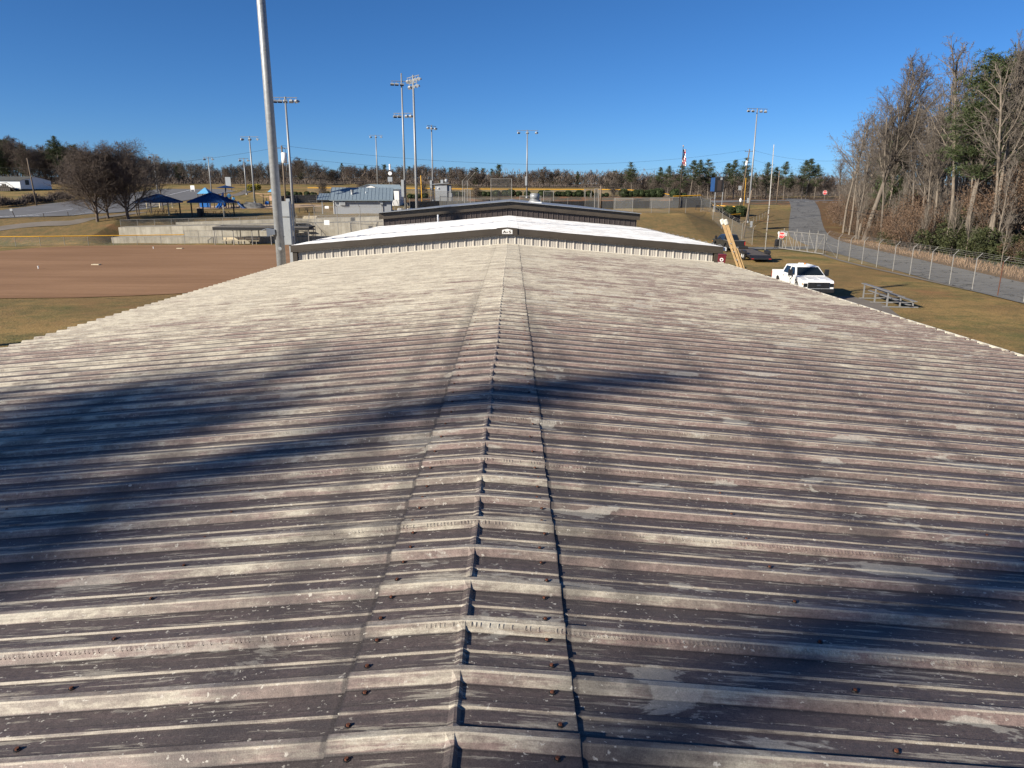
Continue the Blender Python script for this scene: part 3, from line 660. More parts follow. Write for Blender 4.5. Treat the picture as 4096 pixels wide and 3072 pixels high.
CB = thing('electrical_cabinet', 'two tall grey electrical cabinets mounted right behind the thick light pole', 'cabinet', (c0.x, 28.75, 0))
for za, zb in ((c0.z, c1.z), (c2.z, c3.z)):
    m = MB(); m.bb(-cw/2, cw/2, -.12, .12, za, zb); cb = obj('cabinet_box', m, GREYBOX, CB, bevel=.006)
    m = MB(); m.bb(-cw/2+.012, cw/2-.012, -.128, -.12, za+.015, zb-.015); obj('door', m, GREYBOX, cb)
m = MB(); m.bb(-.05, .10, .13, .2, 0, c3.z+.1); m.bb(cw/2+.03, cw/2+.07, .05, .1, 0, c3.z-.1); obj('strut', m, GREYBOX, CB)
def lp(label, ub, vb, Y, vt, ut, rb, bars, **k):
    b = pol(ub, vb, Y); t = at(ut, vt, Y); return light_pole(label, b, t.z, rb, rb*.55, bars, **k)
PI = math.pi
lp('galvanised light pole with five lamps, just right of the thick pole', 1182, 960, 103, 387, 1142, .22, [(.1, 3.2, .05, [(-1.45,.6),(-.75,.4),(0,3.6),(.75,3.1),(1.45,2.6)])])
lp('tallest thin light pole with a lower second rack of lamps', 1622, 800, 122, 293, 1601, .20, [(1.2, 3.4, .25, [(-1.5,.3),(-.8,.3),(0,.5)]), (6.0, 3.0, -.1, [(-1.3,.6),(-.6,.6),(.6,2.7),(1.3,2.7)])], boxes=[(2.5, 5.2, -.35)])
lp('light pole with a clustered lamp rack beside the tallest thin pole', 1668, 845, 103, 300, 1645, .22, [(.2, 3.4, 2.2, [(-1.5,1.9),(-.7,1.9),(0,1.8),(.8,2.0),(1.5,2.4)]), (1.0, 2.4, 2.2, [(-1,1.9),(0,1.9),(1,2.6)])], boxes=[(3.0, 4.2, .4)])
lp('thin light pole left of the grey press box with one dark lamp cluster', 1733, 805, 155, 500, 1725, .19, [(.2, 2.6, .9, [(-1.1,2.4),(0,2.4),(1.1,2.4)])], boxes=[(2.2, 4.2, -.35)])
lp('light pole standing above the middle of the dark brown roof', 2107, 815, 160, 520, 2112, .20, [(.1, 4.6, 0, [(-1.9,.7),(0,PI),(1.9,2.5)])], boxes=[(2.6, 4.5, -.2)])
lp('distant light pole above the blue-grey roofed buildings', 1511, 735, 215, 540, 1500, .22, [(.1, 4, 0, [(-1.5,1),(0,PI),(1.5,2)])])
lp('light pole behind the playground, just left of the thick pole', 1020, 815, 147, 545, 998, .20, [(.1, 3.6, 0, [(-1.5,1),(0,PI),(1.5,2)])])
lp('short two-lamp pole beside the golden shrubs', 987, 779, 175, 632, 973, .16, [(.1, 2.2, .3, [(-.9,.8),(.9,2.2)])], group='car park lamp poles')
lp('short two-lamp pole behind the blue play tower', 847, 777, 177, 627, 830, .16, [(.1, 2.2, .2, [(-.9,.8),(.9,2.2)])], group='car park lamp poles')
lp('short two-lamp pole in front of the bare tree by the car park', 634, 800, 160, 617, 617, .15, [(.1, 2.0, .2, [(-.8,.8),(.8,2.2)])], group='car park lamp poles')
lp('light pole with long lamp rack rising right of the leaning utility pole', 2999, 795, 152, 433, 3029, .20, [(.1, 4.6, .25, [(-2,.4),(-1,.4),(.9,2.9),(1.9,2.9)])], boxes=[(4, 5, -.4)])

light_pole('light pole outside the left of the view whose shadow crosses the white roof', (-33.5, 23.0, 0), 30, .30, .22, [(.6, 3, .5, [(-1.2,2),(0,2.2),(1.2,2.4)])])
# ------------------------------------------------------------------ fences
def fence(name, label, pts, h, pr=.03, rail=True, cap=None, wire=LINK, screen=None, arm=None, mats=None, group=None, mid=False):
    """chain-link fence: one post per point, rail, wire sheet, optional yellow cap, dark screen or barbed-wire arms"""
    b = Vector(pts[0]); root = thing(name, label, 'fence', b, 0, group); Q = [Vector(p)-b for p in pts]
    m = MB(); m.cyl((0,0,-.2), (0,0,h), pr, pr, 8); m.ell((0,0,h+.01), (pr*1.15,)*3, 8, 4); pmesh = mesh('post', m, GALVD if mats is None else mats)
    for q in Q:
        o = link('post', pmesh, root, q)
        if arm:
            m = MB(); a = Vector(arm); m.tube([(0,0,h-.03), a*.5+Vector((0,0,h+a.z*.0)), a+Vector((0,0,h))], pr*.75, 6); obj('barbed_wire_arm', m, GALVD, o)
    up = Vector((0,0,1))
    if rail:
        m = MB()
        for a, c in zip(Q[:-1], Q[1:]): m.tube([a+up*h, c+up*h], pr*.7, 6)
        if mid:
            for a, c in zip(Q[:-1], Q[1:]): m.tube([a+up*h*.5, c+up*h*.5], pr*.6, 6)
        obj('top_rail', m, GALVD, root)
    if wire:
        m = MB()
        for a, c in zip(Q[:-1], Q[1:]): m.quad(a+up*.03, c+up*.03, c+up*(h-.01), a+up*(h-.01))
        obj('wire_mesh', m, wire, root)
    if screen:
        for a, c in zip(Q[:-1], Q[1:]):
            m = MB(); n = 6; d = (c-a).normalized().cross(up)
            for i in range(n+1):
                t = i/n; p = a.lerp(c, t)+d*(-.05-.03*math.sin(i*1.9+a.x)); zt = h*screen[1]-.04*math.sin(t*PI)
                m.v += [tuple(p+up*h*screen[0]), tuple(p+up*zt)]
            m.f = [(2*i, 2*i+2, 2*i+3, 2*i+1) for i in range(n)]; m.m = [0]*n; obj('windscreen', m, SCREEN, root)
    if cap:
        m = MB()
        for a, c in zip(Q[:-1], Q[1:]): m.tube([a+up*h, (a+c)/2+up*(h-.01), c+up*h], cap, 8)
        obj('yellow_cap', m, YELLOW, root)
    if arm:
        m = MB()
        for t in (.35, .68, 1.0):
            for a, c in zip(Q[:-1], Q[1:]): o_ = Vector(arm)*t+up*h; m.tube([a+o_, (a+c)/2+o_-up*.03, c+o_], .008, 4)
        obj('barbed_wire', m, GALVD, root)
    return root
def spaced(P, d):
    out = [Vector(P[0])]
    for a, c in zip(P[:-1], P[1:]):
        a = Vector(a); c = Vector(c); n = max(1, round((c-a).length/d))
        for i in range(1, n+1):
            p = a.lerp(c, i/n); out.append(gnd(p.x, p.y))
    return out
fp = px((3300,1014),(3347,1034),(3395,1044),(3447,1056),(3505,1069),(3571,1084),(3639,1099),(3716,1119),(3797,1139),(3888,1160),(3990,1185))
fp += [gnd(32.2, 44.6), gnd(31.9, 41.5), gnd(31.5, 38.3), gnd(31.1, 35)]
FR = fence('chain_link_fence', 'tall chain-link fence with angled barbed-wire arms along the road', fp, 2.25, .032, False, arm=(.34, 0, .36))
m = MB(); a = fp[0]-fp[0]; c = fp[1]-fp[0]; m.tube([a+Vector((0,0,1.2)), c+Vector((0,0,1.2))], .022, 6); m.tube([a+Vector((0,0,1.2)), c+Vector((0,0,.05))], .015, 6); obj('brace', m, GALVD, FR)
ch_ = [o for o in FR.children if o.name.startswith('post')]
ch_[10].data = ch_[10].data.copy(); ch_[10].data.materials.clear(); ch_[10].data.materials.append(RUST)
lf = [gz(u, v) for u, v in ((64,986),(163,985),(260,983.5),(355,982),(454,980.5),(550,979),(645,977.5),(740,976))]
d0 = (lf[0]-lf[1]); lf = [lf[0]+d0*i for i in (3,2,1)]+lf
fence('outfield_fence', 'low chain-link fence capped with yellow tubing along the far infield edge', lf, 1.25, .028, True, .06)
df = [gz(u, v) for u, v in ((740,976),(797,975),(868,974.5),(952,973.5),(1040,972.5),(1115,972))]
fence('dugout_fence', 'taller unpainted chain-link fence in front of the far dugout', [Vector((p.x, p.y, 0)) for p in df], 1.75, .035, True, None, LINK)
bk = px((1265,960),(1355,940),(1447,920),(1540,905)); bk = [Vector((p.x, 100.2-i*.3, 0)) for i, p in enumerate([at(1262,960,100),at(1354,940,100),at(1446,920,100),at(1538,905,100)])]
fence('backstop_fence', 'very tall chain-link backstop with bent tops before the concrete terraces', bk, 5.0, .04, True, None, LINK, arm=(-.5,-.5,.8))
m = MB(); 
for u, v, w, h, Y in ((1307,829,15,10,99.6),(1307,890,20,19,99.6)):
    a = at(u-w/2, v+h/2, Y); c = at(u+w/2, v-h/2, Y); m = MB(); m.bb(-(c.x-a.x)/2, (c.x-a.x)/2, 0, .03, 0, c.z-a.z)
    o = obj('sign_board', m, WHITE, None, loc=((a.x+c.x)/2, Y, a.z)); tag(o, 'small blank white board hung on the backstop, upper one' if v < 850 else 'larger blank white board hung low on the backstop', 'sign', 'blank boards on the backstop')
# spindle railing on the middle terrace
rp = [Vector((x, 103.5, 2.0+1.1*((x+56)/46))) for x in np.linspace(-55.8, -12, 19)]
RL = thing('spindle_railing', 'long grey spindle railing on top of the concrete terrace', 'railing', rp[0])
m = MB(); m.cyl((0,0,0), (0,0,1.05), .035, .035, 6); pme = mesh('post', m, GALVD)
m = MB(); m.cyl((0,0,.1), (0,0,1.0), .018, .018, 4); sme = mesh('spindle', m, GALVD)
rest = MB(); ns = 0
for a, c in zip(rp[:-1], rp[1:]):
    link('post', pme, RL, a-rp[0])
    for i in range(1, 16):
        q = a.lerp(c, i/16)-rp[0]; ns += 1
        link('spindle', sme, RL, q)
m = MB()
for a, c in zip(rp[:-1], rp[1:]):
    for z in (.1, 1.03): m.tube([a-rp[0]+Vector((0,0,z)), c-rp[0]+Vector((0,0,z))], .022, 5)
obj('rail', m, GALVD, RL)
# right-hand bank fences
bf = px((2455,850),(2530,853),(2605,852),(2676,852),(2742,850),(2803,847),(2840,848)); 
fence('chain_link_fence', 'chain-link fence along the crest of the grassy bank', bf, 2.3, .032, True)
bf2 = px((2840,848),(2851,880),(2886,914),(2925,940),(2966,958),(3008,980)); fence('chain_link_fence', 'chain-link fence stepping down the bank beside the leaning pole', bf2, 2.3, .032, False, arm=(.3,0,.35), mid=True)
sp = spaced(px((1640,838),(1760,834),(1900,836),(2050,836),(2200,836),(2340,834),(2460,834),(2600,833),(2720,832),(2840,829)), 4.2)
fence('windscreen_fence', 'long outfield fence hung with black windscreen above the dark brown roof', sp, 1.9, .03, True, screen=(.02,.72))
yf = spaced([pol(1230,742,182), pol(1500,744,182), pol(1800,748,182), pol(2100,755,182), pol(2400,760,182), pol(2700,768,180), pol(2950,775,172)], 6)
fence('yellow_topped_fence', 'far outfield fence capped with yellow tubing beyond the clipped shrubs', yf, 1.25, .03, True, .09, LINK)
yf2 = spaced([pol(2690,823,141), pol(2800,822,143), pol(2880,820,146), pol(2965,815,150)], 4.5)
fence('yellow_topped_fence', 'nearer screened fence with yellow cap behind the scoreboard legs', yf2, 2.0, .03, True, .08, LINK, screen=(.02,.85))
yf3 = spaced([pol(2860,842,133), pol(2950,830,140), pol(3020,815,152), pol(3075,808,165)], 3.2)
fence('path_fence', 'low chain-link fence with dark top rail along the upper path', yf3, 1.2, .03, True, .05, LINK); 
for o in COL.objects:
    if o.name.startswith('yellow_cap') and o.parent and o.parent.name.startswith('path_fence'): o.data.materials.clear(); o.data.materials.append(WOOD); o.name = 'timber_rail'
lb = spaced(px((1030,834),(1110,830),(1200,828),(1330,822)), 3.5); lb = [gnd(p.x, p.y+12) for p in lb]
fence('windscreen_fence', 'black screened fence behind the playground and gravel', lb, 1.6, .03, True, screen=(.02,.98))
# sliding gate
ga = gz(3116, 996); gb = gz(3292, 1021); GT = thing('sliding_gate', 'sliding chain-link gate with braced steel frames across the driveway', 'gate', ga)
D = gb-ga; n = 6; H = 2.3
for i in range(n+1):
    m = MB(); p = D*(i/n); m.cyl(p+Vector((0,0,.1)), p+Vector((0,0,H)), .03, .03, 8); obj('upright', m, GALVD, GT)
    if i < n:
        m = MB(); q = D*((i+1)/n); m.tube([p+Vector((0,0,H)), q+Vector((0,0,.15))] if i % 2 == 0 or i < 4 else [p+Vector((0,0,.15)), q+Vector((0,0,H))], .025, 6); obj('brace', m, GALVD, GT)
m = MB(); m.tube([Vector((0,0,H)), D+Vector((0,0,H))], .04, 8); m.tube([Vector((0,0,.14)), D+Vector((0,0,.14))], .055, 8); m.tube([D*.5+Vector((0,0,H*.55)), D+Vector((0,0,H*.55))], .02, 6); obj('frame_rail', m, GALVD, GT)
m = MB(); m.quad(Vector((0,0,.15)), D+Vector((0,0,.15)), D+Vector((0,0,H)), Vector((0,0,H))); obj('wire_mesh', m, LINK, GT)
for f_ in (.03, .34, .62, .8):
    m = MB(); p = D*f_+Vector((.25,-.1,0)); m.cyl(p, p+Vector((0,0,2.65)), .045, .045, 8); obj('guide_post', m, GALVD, GT)
# STOP signs
def stop_sign(label, c, r, post, yaw=0):
    root = thing('stop_sign', label, 'sign', c, yaw)
    m = MB(); m.prism([(r*math.cos(PI/8+k*PI/4), r*math.sin(PI/8+k*PI/4)) for k in range(8)], 'y', .004, .012); obj('rim', m, WHITE, root)
    m = MB(); m.prism([(r*.93*math.cos(PI/8+k*PI/4), r*.93*math.sin(PI/8+k*PI/4)) for k in range(8)], 'y', -.003, .004); obj('face', m, RED, root)
    text_part('STOP', WHITE, root, (0, -.006, 0), r*.86, .86, off=r*.016)
    if post: m = MB(); m.bb(-.03, .03, .013, .05, -post, r*.9); obj('post', m, GALVD, root)
    return root
s1 = at(3127, 941, ga.y*.985); stop_sign('red STOP sign fixed to the sliding gate', s1, .40, 0, -.15)
cs = pol(3297, 797, 205); st2 = at(3296, 770, 205); stop_sign('red STOP sign on a post at the top of the road', (cs.x, 205, st2.z), .62, st2.z-cs.z)
for (u0,u1,v0,v1,lab) in ((3122,3140,927,943,'white notice partly behind the STOP sign on the gate'),(3140,3149,928,944,'narrow white notice beside the gate STOP sign')):
    Y = ga.y*.99+.25; a = at(u0, v1, Y); c = at(u1, v0, Y); m = MB(); m.bb(0, c.x-a.x, 0, .012, 0, c.z-a.z); o = obj('notice_board', m, WHITE, None, loc=a)
    tag(o, lab, 'sign')
    for j in range(4):
        mm = MB(); mm.bb(.06, (c.x-a.x)*(.9 if j % 2 else .7), -.006, -.001, .08+j*.11, .12+j*.11); obj('print_line', mm, GREYBOX, o)
gp = gz(3116, 993)+Vector((-.35,-.5,0)); OP = thing('gate_operator', 'black gate opener box on a stand at the left end of the gate', 'gate opener', gp)
m = MB(); m.prism([(-.38,.38),(.38,.38),(.38,1.05),(.2,1.18),(-.28,1.18),(-.38,1.0)], 'y', -.3, .3); obj('housing', m, BLACK, OP, bevel=.03)
m = MB(); m.bb(-.42,.42,-.33,.33,.3,.36); [m.bb(x, x+.06, y, y+.06, 0, .3) for x in (-.35,.29) for y in (-.28,.2)]; obj('stand', m, BLACK, OP)
m = MB(); m.cyl((.08,.35,0),(.08,.35,1.75),.035); m.ell((.08,.33,1.95),(.13,.05,.22),12,8); obj('keypad', m, WHITE, OP)
# ------------------------------------------------------------------ vehicles
def arc(cx, cz, r, n=8): return [(cx+r*math.cos(PI-i*PI/n), cz+r*math.sin(i*PI/n)) for i in range(n+1)]
def pickup(label, loc_, rotz, paint, hood=True, roofc=None, beacon=False, tail=None):
    root = thing('pickup_truck', label, 'truck', loc_, rotz); W = .98; zb = .58
    side = [(2.0,zb)]+[(2.05,.50),(4.45,.50)]+arc(5.06,zb,.50)+[(5.75,zb),(6.20,.62),(6.26,.72),(6.26,1.10),(6.16,1.24),(5.4,1.33),(4.72,1.40),(2.0,1.40)]
    m = MB(); m.prism(side, 'y', -W, W); obj('body', m, paint, root, bevel=.035)
    bed = [(0.0,zb)]+arc(1.30,zb,.50)+[(1.96,zb),(1.96,1.38),(0,1.38)]
    for s in (-1, 1): m = MB(); m.prism(bed, 'y', s*W-.04*s-.035, s*W-.04*s+.035); obj('bed_side', m, paint, root, bevel=.015)
    m = MB(); m.bb(0,1.96,-W+.08,W-.08,.85,.92); m.bb(1.90,1.96,-W+.08,W-.08,.92,1.37); obj('bed_liner', m, BLACK, root)
    m = MB(); m.bb(-.03,.05,-W+.08,W-.08,.66,1.37); tg = obj('tailgate', m, tail or paint, root, bevel=.015)
    m = MB(); m.bb(-.04,-.028,-.16,.16,1.12,1.22); obj('tailgate_handle', m, BLACK, tg)
    lo = [(2.0,-W+.02),(4.78,-W+.02),(4.78,W-.02),(2.0,W-.02)]; hi = [(2.22,-.76),(4.02,-.74),(4.02,.74),(2.22,.76)]; zt = 1.95; z0 = 1.395
    m = MB(); cr = [(x*.8+.2*3.1, y*.8) for x, y in hi]
    m.add([(x,y,z0) for x, y in lo]+[(x,y,zt) for x, y in hi]+[(x,y,zt+.045) for x, y in cr], [(0,1,5,4),(1,2,6,5),(2,3,7,6),(3,0,4,7),(4,5,9,8),(5,6,10,9),(6,7,11,10),(7,4,8,11),(8,9,10,11)]); obj('cab', m, roofc or paint, root, bevel=.03)
    def pane(name, a, b, c, d, off):
        q = [Vector(p) for p in (a,b,c,d)]; n = (q[1]-q[0]).cross(q[3]-q[0]).normalized()*off; m = MB(); m.add([p+n for p in q]+[p-n*.2 for p in q], [(0,1,2,3),(0,4,5,1),(1,5,6,2),(2,6,7,3),(3,7,4,0)]); return obj(name, m, GLASS, root)
    def L(t, y0, y1, x0, x1, s): return None
    def sidept(x, t, s):
        y = (W-.02)*(1-t)+.75*t; return (x, s*y, z0+(zt-z0)*t)
    pane('windscreen', (4.74,-W+.10,1.43), (4.74,W-.10,1.43), (4.07,.68,1.90), (4.07,-.68,1.90), .012)
    pane('rear_window', (2.03,.80,1.46), (2.03,-.80,1.46), (2.20,-.66,1.88), (2.20,.66,1.88), .012)
    for s in (-1, 1):
        for xa, xb, xc, xd in ((3.42,4.55,4.02,3.42),(2.28,3.26,3.26,2.42)):
            q = [sidept(xa,.06,s), sidept(xb,.06,s), sidept(xd if False else xc,.88,s), sidept(xd,.88,s)]
            pane('side_window', *(q if s < 0 else q[::-1]), .012)
        for xg in (2.12, 3.34, 4.60): m = MB(); m.bb(xg-.006,xg+.006,s*(W+.001)-.002,s*(W+.001)+.002,.56,1.38); obj('door_seam', m, BLACK, root)
        for xh in (2.45, 3.58): m = MB(); m.bb(xh,xh+.16,s*W-.02,s*W+.02,1.20,1.25); obj('door_handle', m, BLACK, root)
        mr = MB(); mr.bb(4.28,4.40,min(s*(W+.06),s*(W+.34)),max(s*(W+.06),s*(W+.34)),1.36,1.78); o = obj('mirror', mr, BLACK, root, bevel=.03)
        mr = MB(); mr.bb(4.31,4.37,min(s*(W-.1),s*(W+.1)),max(s*(W-.1),s*(W+.1)),1.45,1.50); obj('mirror_arm', mr, BLACK, o)
        m = MB(); m.bb(6.10,6.275,min(s*.70,s*.955),max(s*.70,s*.955),.84,1.08); h = obj('headlight', m, GLASS, root, bevel=.02)
        m = MB(); m.bb(6.05,6.25,min(s*.93,s*.984),max(s*.93,s*.984),.98,1.07); obj('turn_lamp', m, AMBER, h)
        m = MB(); m.bb(-.035,.06,min(s*.86,s*.985),max(s*.86,s*.985),.86,1.26); obj('tail_lamp', m, REDL, root, bevel=.015)
        for xw in (1.30, 5.06):
            m = MB(); m.tube([(xw,s*(W-.30),.40),(xw,s*(W-.27),.40),(xw,s*(W-.06),.40),(xw,s*(W-.03),.40)], [.36,.40,.40,.36], 20); wh = obj('wheel', m, RUBBER, root, True)
            m = MB(); m.cyl((xw,s*(W-.06),.40),(xw,s*(W-.015),.40),.22,.20,14); m.cyl((xw,s*(W-.02),.40),(xw,s*(W+.01),.40),.08,.07,10); obj('rim', m, ALU, wh)
    m = MB(); m.bb(6.24,6.31,-.68,.68,.78,1.14); g = obj('grille', m, BLACK, root, bevel=.02)
    for zz in (.86,.95,1.04): m = MB(); m.bb(6.305,6.32,-.62,.62,zz,zz+.03); obj('grille_bar', m, GREYBOX if False else BLACK, g)
    m = MB(); m.ell((6.325,0,.96),(.012,.14,.06),14,8); obj('oval_badge', m, plain('badge_dark', (.05,.055,.07), .3), g)
    m = MB(); m.bb(6.22,6.42,-.97,.97,.50,.74); obj('front_bumper', m, BLACK, root, bevel=.03)
    m = MB(); m.bb(-.20,-.02,-.95,.95,.52,.68); obj('rear_bumper', m, ALU if paint is not CARWHITE else BLACK, root, bevel=.02)
    for s in (-1, 1): m = MB(); m.bb(4.85,6.02,s*.38-.16,s*.38+.16,1.30,1.352); R_ = obj('hood_bulge', m, paint, root, bevel=.02); R_.rotation_euler = (0, .075, 0); R_.location = (-.08, 0, .40)
    if beacon:
        m = MB(); m.bb(2.75,2.95,-.16,.16,zt+.045,zt+.13); b = obj('beacon', m, WHITE, root, bevel=.02); m = MB(); m.bb(2.76,2.94,.16,.28,zt+.045,zt+.125); obj('amber_lens', m, AMBER, b)
        for s in (-1, 1): m = MB(); m.cyl((3.92,s*(W+.003),1.02),(3.92,s*(W+.006),1.02),.17,.17,20); e = obj('door_emblem', m, plain('emblem_dark', (.06,.10,.11), .5), root); m = MB(); m.cyl((3.92,s*(W+.006),1.0),(3.92,s*(W+.009),1.0),.10,.10,16); obj('emblem_ring', m, WHITE, e)
        for s in (-1, 1): m = MB(); m.prism([(4.78,1.05),(5.0,1.12),(5.0,1.22),(4.78,1.22)], 'y', s*W-.004, s*W+.006); obj('fender_vent', m, BLACK, root)
        for k in range(5): m = MB(); m.bb(2.5+k*.28,2.62+k*.28,-.55,.55,zt+.045,zt+.052); obj('roof_rib', m, paint, root)
    return root
tf = at(3274, 1143, 45.3); hd = math.radians(-92)   # heading towards the camera
T = pickup('white crew-cab pickup truck parked on the lawn, facing the camera', (0,0,0), hd, CARWHITE, beacon=True)
T.location = (tf.x-6.26*math.cos(hd), tf.y-6.26*math.sin(hd), 0)
bt = gz(2946, 1010); hd2 = math.radians(93)
T2 = pickup('black and silver pickup truck seen from behind, hitched to the flatbed trailer', (bt.x, bt.y, 0), hd2, CARDARK, roofc=CARDARK, tail=CARDARK)
m = MB(); m.bb(-.035,.06,-.9,.9,1.375,1.41); m.bb(.0,1.96,-.995,-.91,1.375,1.41); m.bb(.0,1.96,.91,.995,1.375,1.41); obj('bed_rail', m, ALU, T2)
# flatbed trailer
ta = gz(2975, 1020); tb = gz(3044, 1050); TR = thing('flatbed_trailer', 'low black equipment trailer with timber deck behind the dark truck', 'trailer', tb)
ax = (bt-Vector((0,1.2,0))-tb); ax.z = 0; Lh = ax.length; TR.rotation_euler = (0, 0, math.atan2(ax.y, ax.x))
DL = Lh-2.0
for k in range(10): m = MB(); m.bb(.9,DL,-.98+k*.196,-.98+k*.196+.188,.62,.66); obj('deck_board', m, DECKW, TR)
m = MB(); m.bb(.6,DL+.05,-1.06,-.99,.46,.70); m.bb(.6,DL+.05,.99,1.06,.46,.70); m.bb(DL,DL+.08,-1.06,1.06,.46,.72); m.prism([(DL,-.9),(Lh,-.06),(Lh,.06),(DL,.9)], 'z', .50, .60); m.prism([(0,.36),(.9,.66),(.9,.5),(0,.30)], 'y', -1.06, 1.06); obj('frame', m, BLACK, TR)
m = MB(); m.bb(-.02,.05,-1.06,1.06,.30,.42); rb_ = obj('rear_bumper', m, BLACK, TR)
for s in (-1, 1):
    m = MB(); m.prism([(2.2,.72),(2.4,1.0),(4.0,1.0),(4.2,.72)], 'y', s*1.20-.16, s*1.20+.16); obj('mudguard', m, BLACK, TR)
    for xw in (2.75, 3.65): m = MB(); m.tube([(xw,s*1.10,.40),(xw,s*1.32,.40)], [.38,.38], 16); wh = obj('wheel', m, RUBBER, TR, True); m = MB(); m.cyl((xw,s*1.30,.40),(xw,s*1.34,.40),.18,.18,12); obj('rim', m, WHITE, wh)
    m = MB(); m.bb(-.03,-.015,s*.85-.12,s*.85+.12,.33,.39); obj('tail_lamp', m, REDL, rb_)
m = MB(); m.bb(DL-.2,DL+.1,-.5,.5,.72,.95); obj('front_rail', m, BLACK, TR)
# maroon roll cart
rb = gz(2884, 1055, 0); rb = Vector(at(2884, 1030, 66)); RC = thing('rolling_bin', 'maroon wheeled rubbish cart beside the beige wall corner', 'bin', (rb.x, 66, 0), -.25)
m = MB(); m.add([(x*.34,y*.36,.12) for x, y in ((-1,-1),(1,-1),(1,1),(-1,1))]+[(x*.44,y*.46,1.22) for x, y in ((-1,-1),(1,-1),(1,1),(-1,1))], [(3,2,1,0),(0,1,5,4),(1,2,6,5),(2,3,7,6),(3,0,4,7),(4,5,6,7)]); obj('tub', m, MAROON, RC, bevel=.03)
m = MB(); m.prism([(-.5,1.24),(.5,1.24),(.46,1.33),(0,1.38),(-.46,1.33)], 'y', -.53, .52); obj('lid', m, MAROON, RC, bevel=.03)
m = MB(); m.cyl((.05,-.455,.88),(.05,-.47,.88),.16,.16,20); bd = obj('round_badge', m, WHITE, RC); m = MB(); m.cyl((.05,-.471,.88),(.05,-.478,.88),.09,.09,16); obj('badge_centre', m, MAROON, bd)
for s in (-1, 1): m = MB(); m.cyl((s*.34,.40,.14),(s*.42,.40,.14),.14,.14,14); obj('wheel', m, RUBBER, RC)
# ladder at the right eave
LD = thing('extension_ladder', 'tan fibreglass extension ladder leaning on the right eave with padded tops', 'ladder', (9.62, 24.6, 0))
tip = Vector((7.22-9.62, 0, 5.5)); dn = tip.normalized(); nn = Vector((dn.z, 0, -dn.x))
for s in (0, 1):
    for k, off in ((0, 0), (1, .05)):
        m = MB(); y = s*.42; Rm = Matrix((nn, Vector((0,1,0)), dn)).transposed()
        m.box(dn*(tip.length*(.5 if k == 0 else .42))+Vector((0,y,0))+nn*off, (.085 if k == 0 else .06, .035, tip.length*(1 if k == 0 else .84)), Rm); obj('rail', m, LADD, LD)
    m = MB(); m.box(tip+Vector((0,s*.42,0))+dn*.02, (.14,.085,.20), Rm); obj('padded_mitt', m, CREAM, LD, bevel=.04)
for i in range(17):
    m = MB(); p = dn*(.35+i*.3048); m.cyl(p+Vector((0,.02,0)), p+Vector((0,.40,0)), .017, .017, 8); obj('rung', m, ALU, LD)
# aluminium bleachers
b0 = gz(3452, 1194); b1 = gz(3546, 1229); BL = thing('bleachers', 'three-row aluminium bleachers on the lawn right of the white truck', 'bleachers', b1)
Lb = (b0-b1).length; BL.rotation_euler = (0, 0, math.atan2((b0-b1).y, (b0-b1).x))   # local x runs along the planks, -y is the low side
for r_, (yy, zz) in enumerate(((0,.98),(-.74,.68),(-1.48,.42))):
    m = MB(); m.bb(-.25,Lb+.25,yy-.13,yy+.13,zz-.045,zz); obj('seat_plank', m, ALU, BL)
    if r_ < 2: m = MB(); m.bb(-.25,Lb+.25,yy-.54,yy-.32,zz-.50,zz-.46); obj('foot_plank', m, ALU, BL)
for i in range(3):
    x = Lb*i/2
    for yy, zz in ((0,.93),(-.74,.63),(-1.48,.37)): m = MB(); m.bb(x-.03,x+.03,yy-.04,yy+.04,.06,zz); obj('leg', m, ALU, BL)
    m = MB(); m.bb(x-.035,x+.035,-1.8,.25,0,.06); m.bb(x-.02,x+.02,-1.48,0,.30,.34); obj('runner', m, ALU, BL)
# slender poles, utility poles and wires
wp = gz(3058, 1029); wt = at(3096, 578, wp.y); m = MB(); H = wt.z; m.tube([(0,0,-.2),(0,0,H*.5),(wt.x-wp.x,0,H)], [.048,.042,.034], 10)
o = thing('bare_steel_pole', 'slender rust-flecked white steel pole on the lawn left of the gate', 'pole', wp); obj('pole', m, plain('dull_white_pole', (.5,.48,.44), .6, 0, .3, 8), o, True)
for k in range(14): m = MB(); zz = random.uniform(.3, H*.8); m.cyl((0,0,zz),(0,0,zz+random.uniform(.02,.09)),.0505-.008*zz/H*2,.0505-.008*zz/H*2,10); obj('rust_patch', m, RUST, o)
m = MB(); m.tube([(-.12,-.05,1.5),(-.1,-.05,H*.5),(wt.x-wp.x-.05,-.03,H-.3)], .008, 4); obj('halyard', m, GALVD, o)
def upole(label, b, t, r0=.17, r1=.12): 
    root = thing('utility_pole', label, 'utility pole', b); m = MB(); m.tube([(0,0,-.4), (Vector(t)-Vector(b))*.5, Vector(t)-Vector(b)], [r0,(r0+r1)/2,r1], 12); obj('pole', m, WOOD, root, True); return root
u1b = on(2955, 845); u1t = at(2999, 596, u1b.y); U1 = upole('leaning wooden utility pole with insulators and a white transformer wrap', u1b, u1t)
dv = u1t-u1b
m = MB(); m.tube([dv+Vector((-1.1,0,-.55)), dv+Vector((1.1,0,-.55))], .05, 6); obj('crossarm', m, WOOD, U1)
for x in (-1.0,-.6,.6,1.0): m = MB(); m.cyl(dv+Vector((x,0,-.52)), dv+Vector((x,0,-.3)), .06, .04, 8); obj('insulator', m, BLACK, U1)
m = MB(); c = dv*.78; m.cyl(c+Vector((-.25,-.2,-.55)), c+Vector((-.15,-.2,.45)), .27, .27, 14); obj('transformer', m, WHITE, U1)
m = MB(); c = dv*.18; m.ell(c, (.3,.3,.5), 10, 8); obj('white_wrap', m, WHITE, U1)
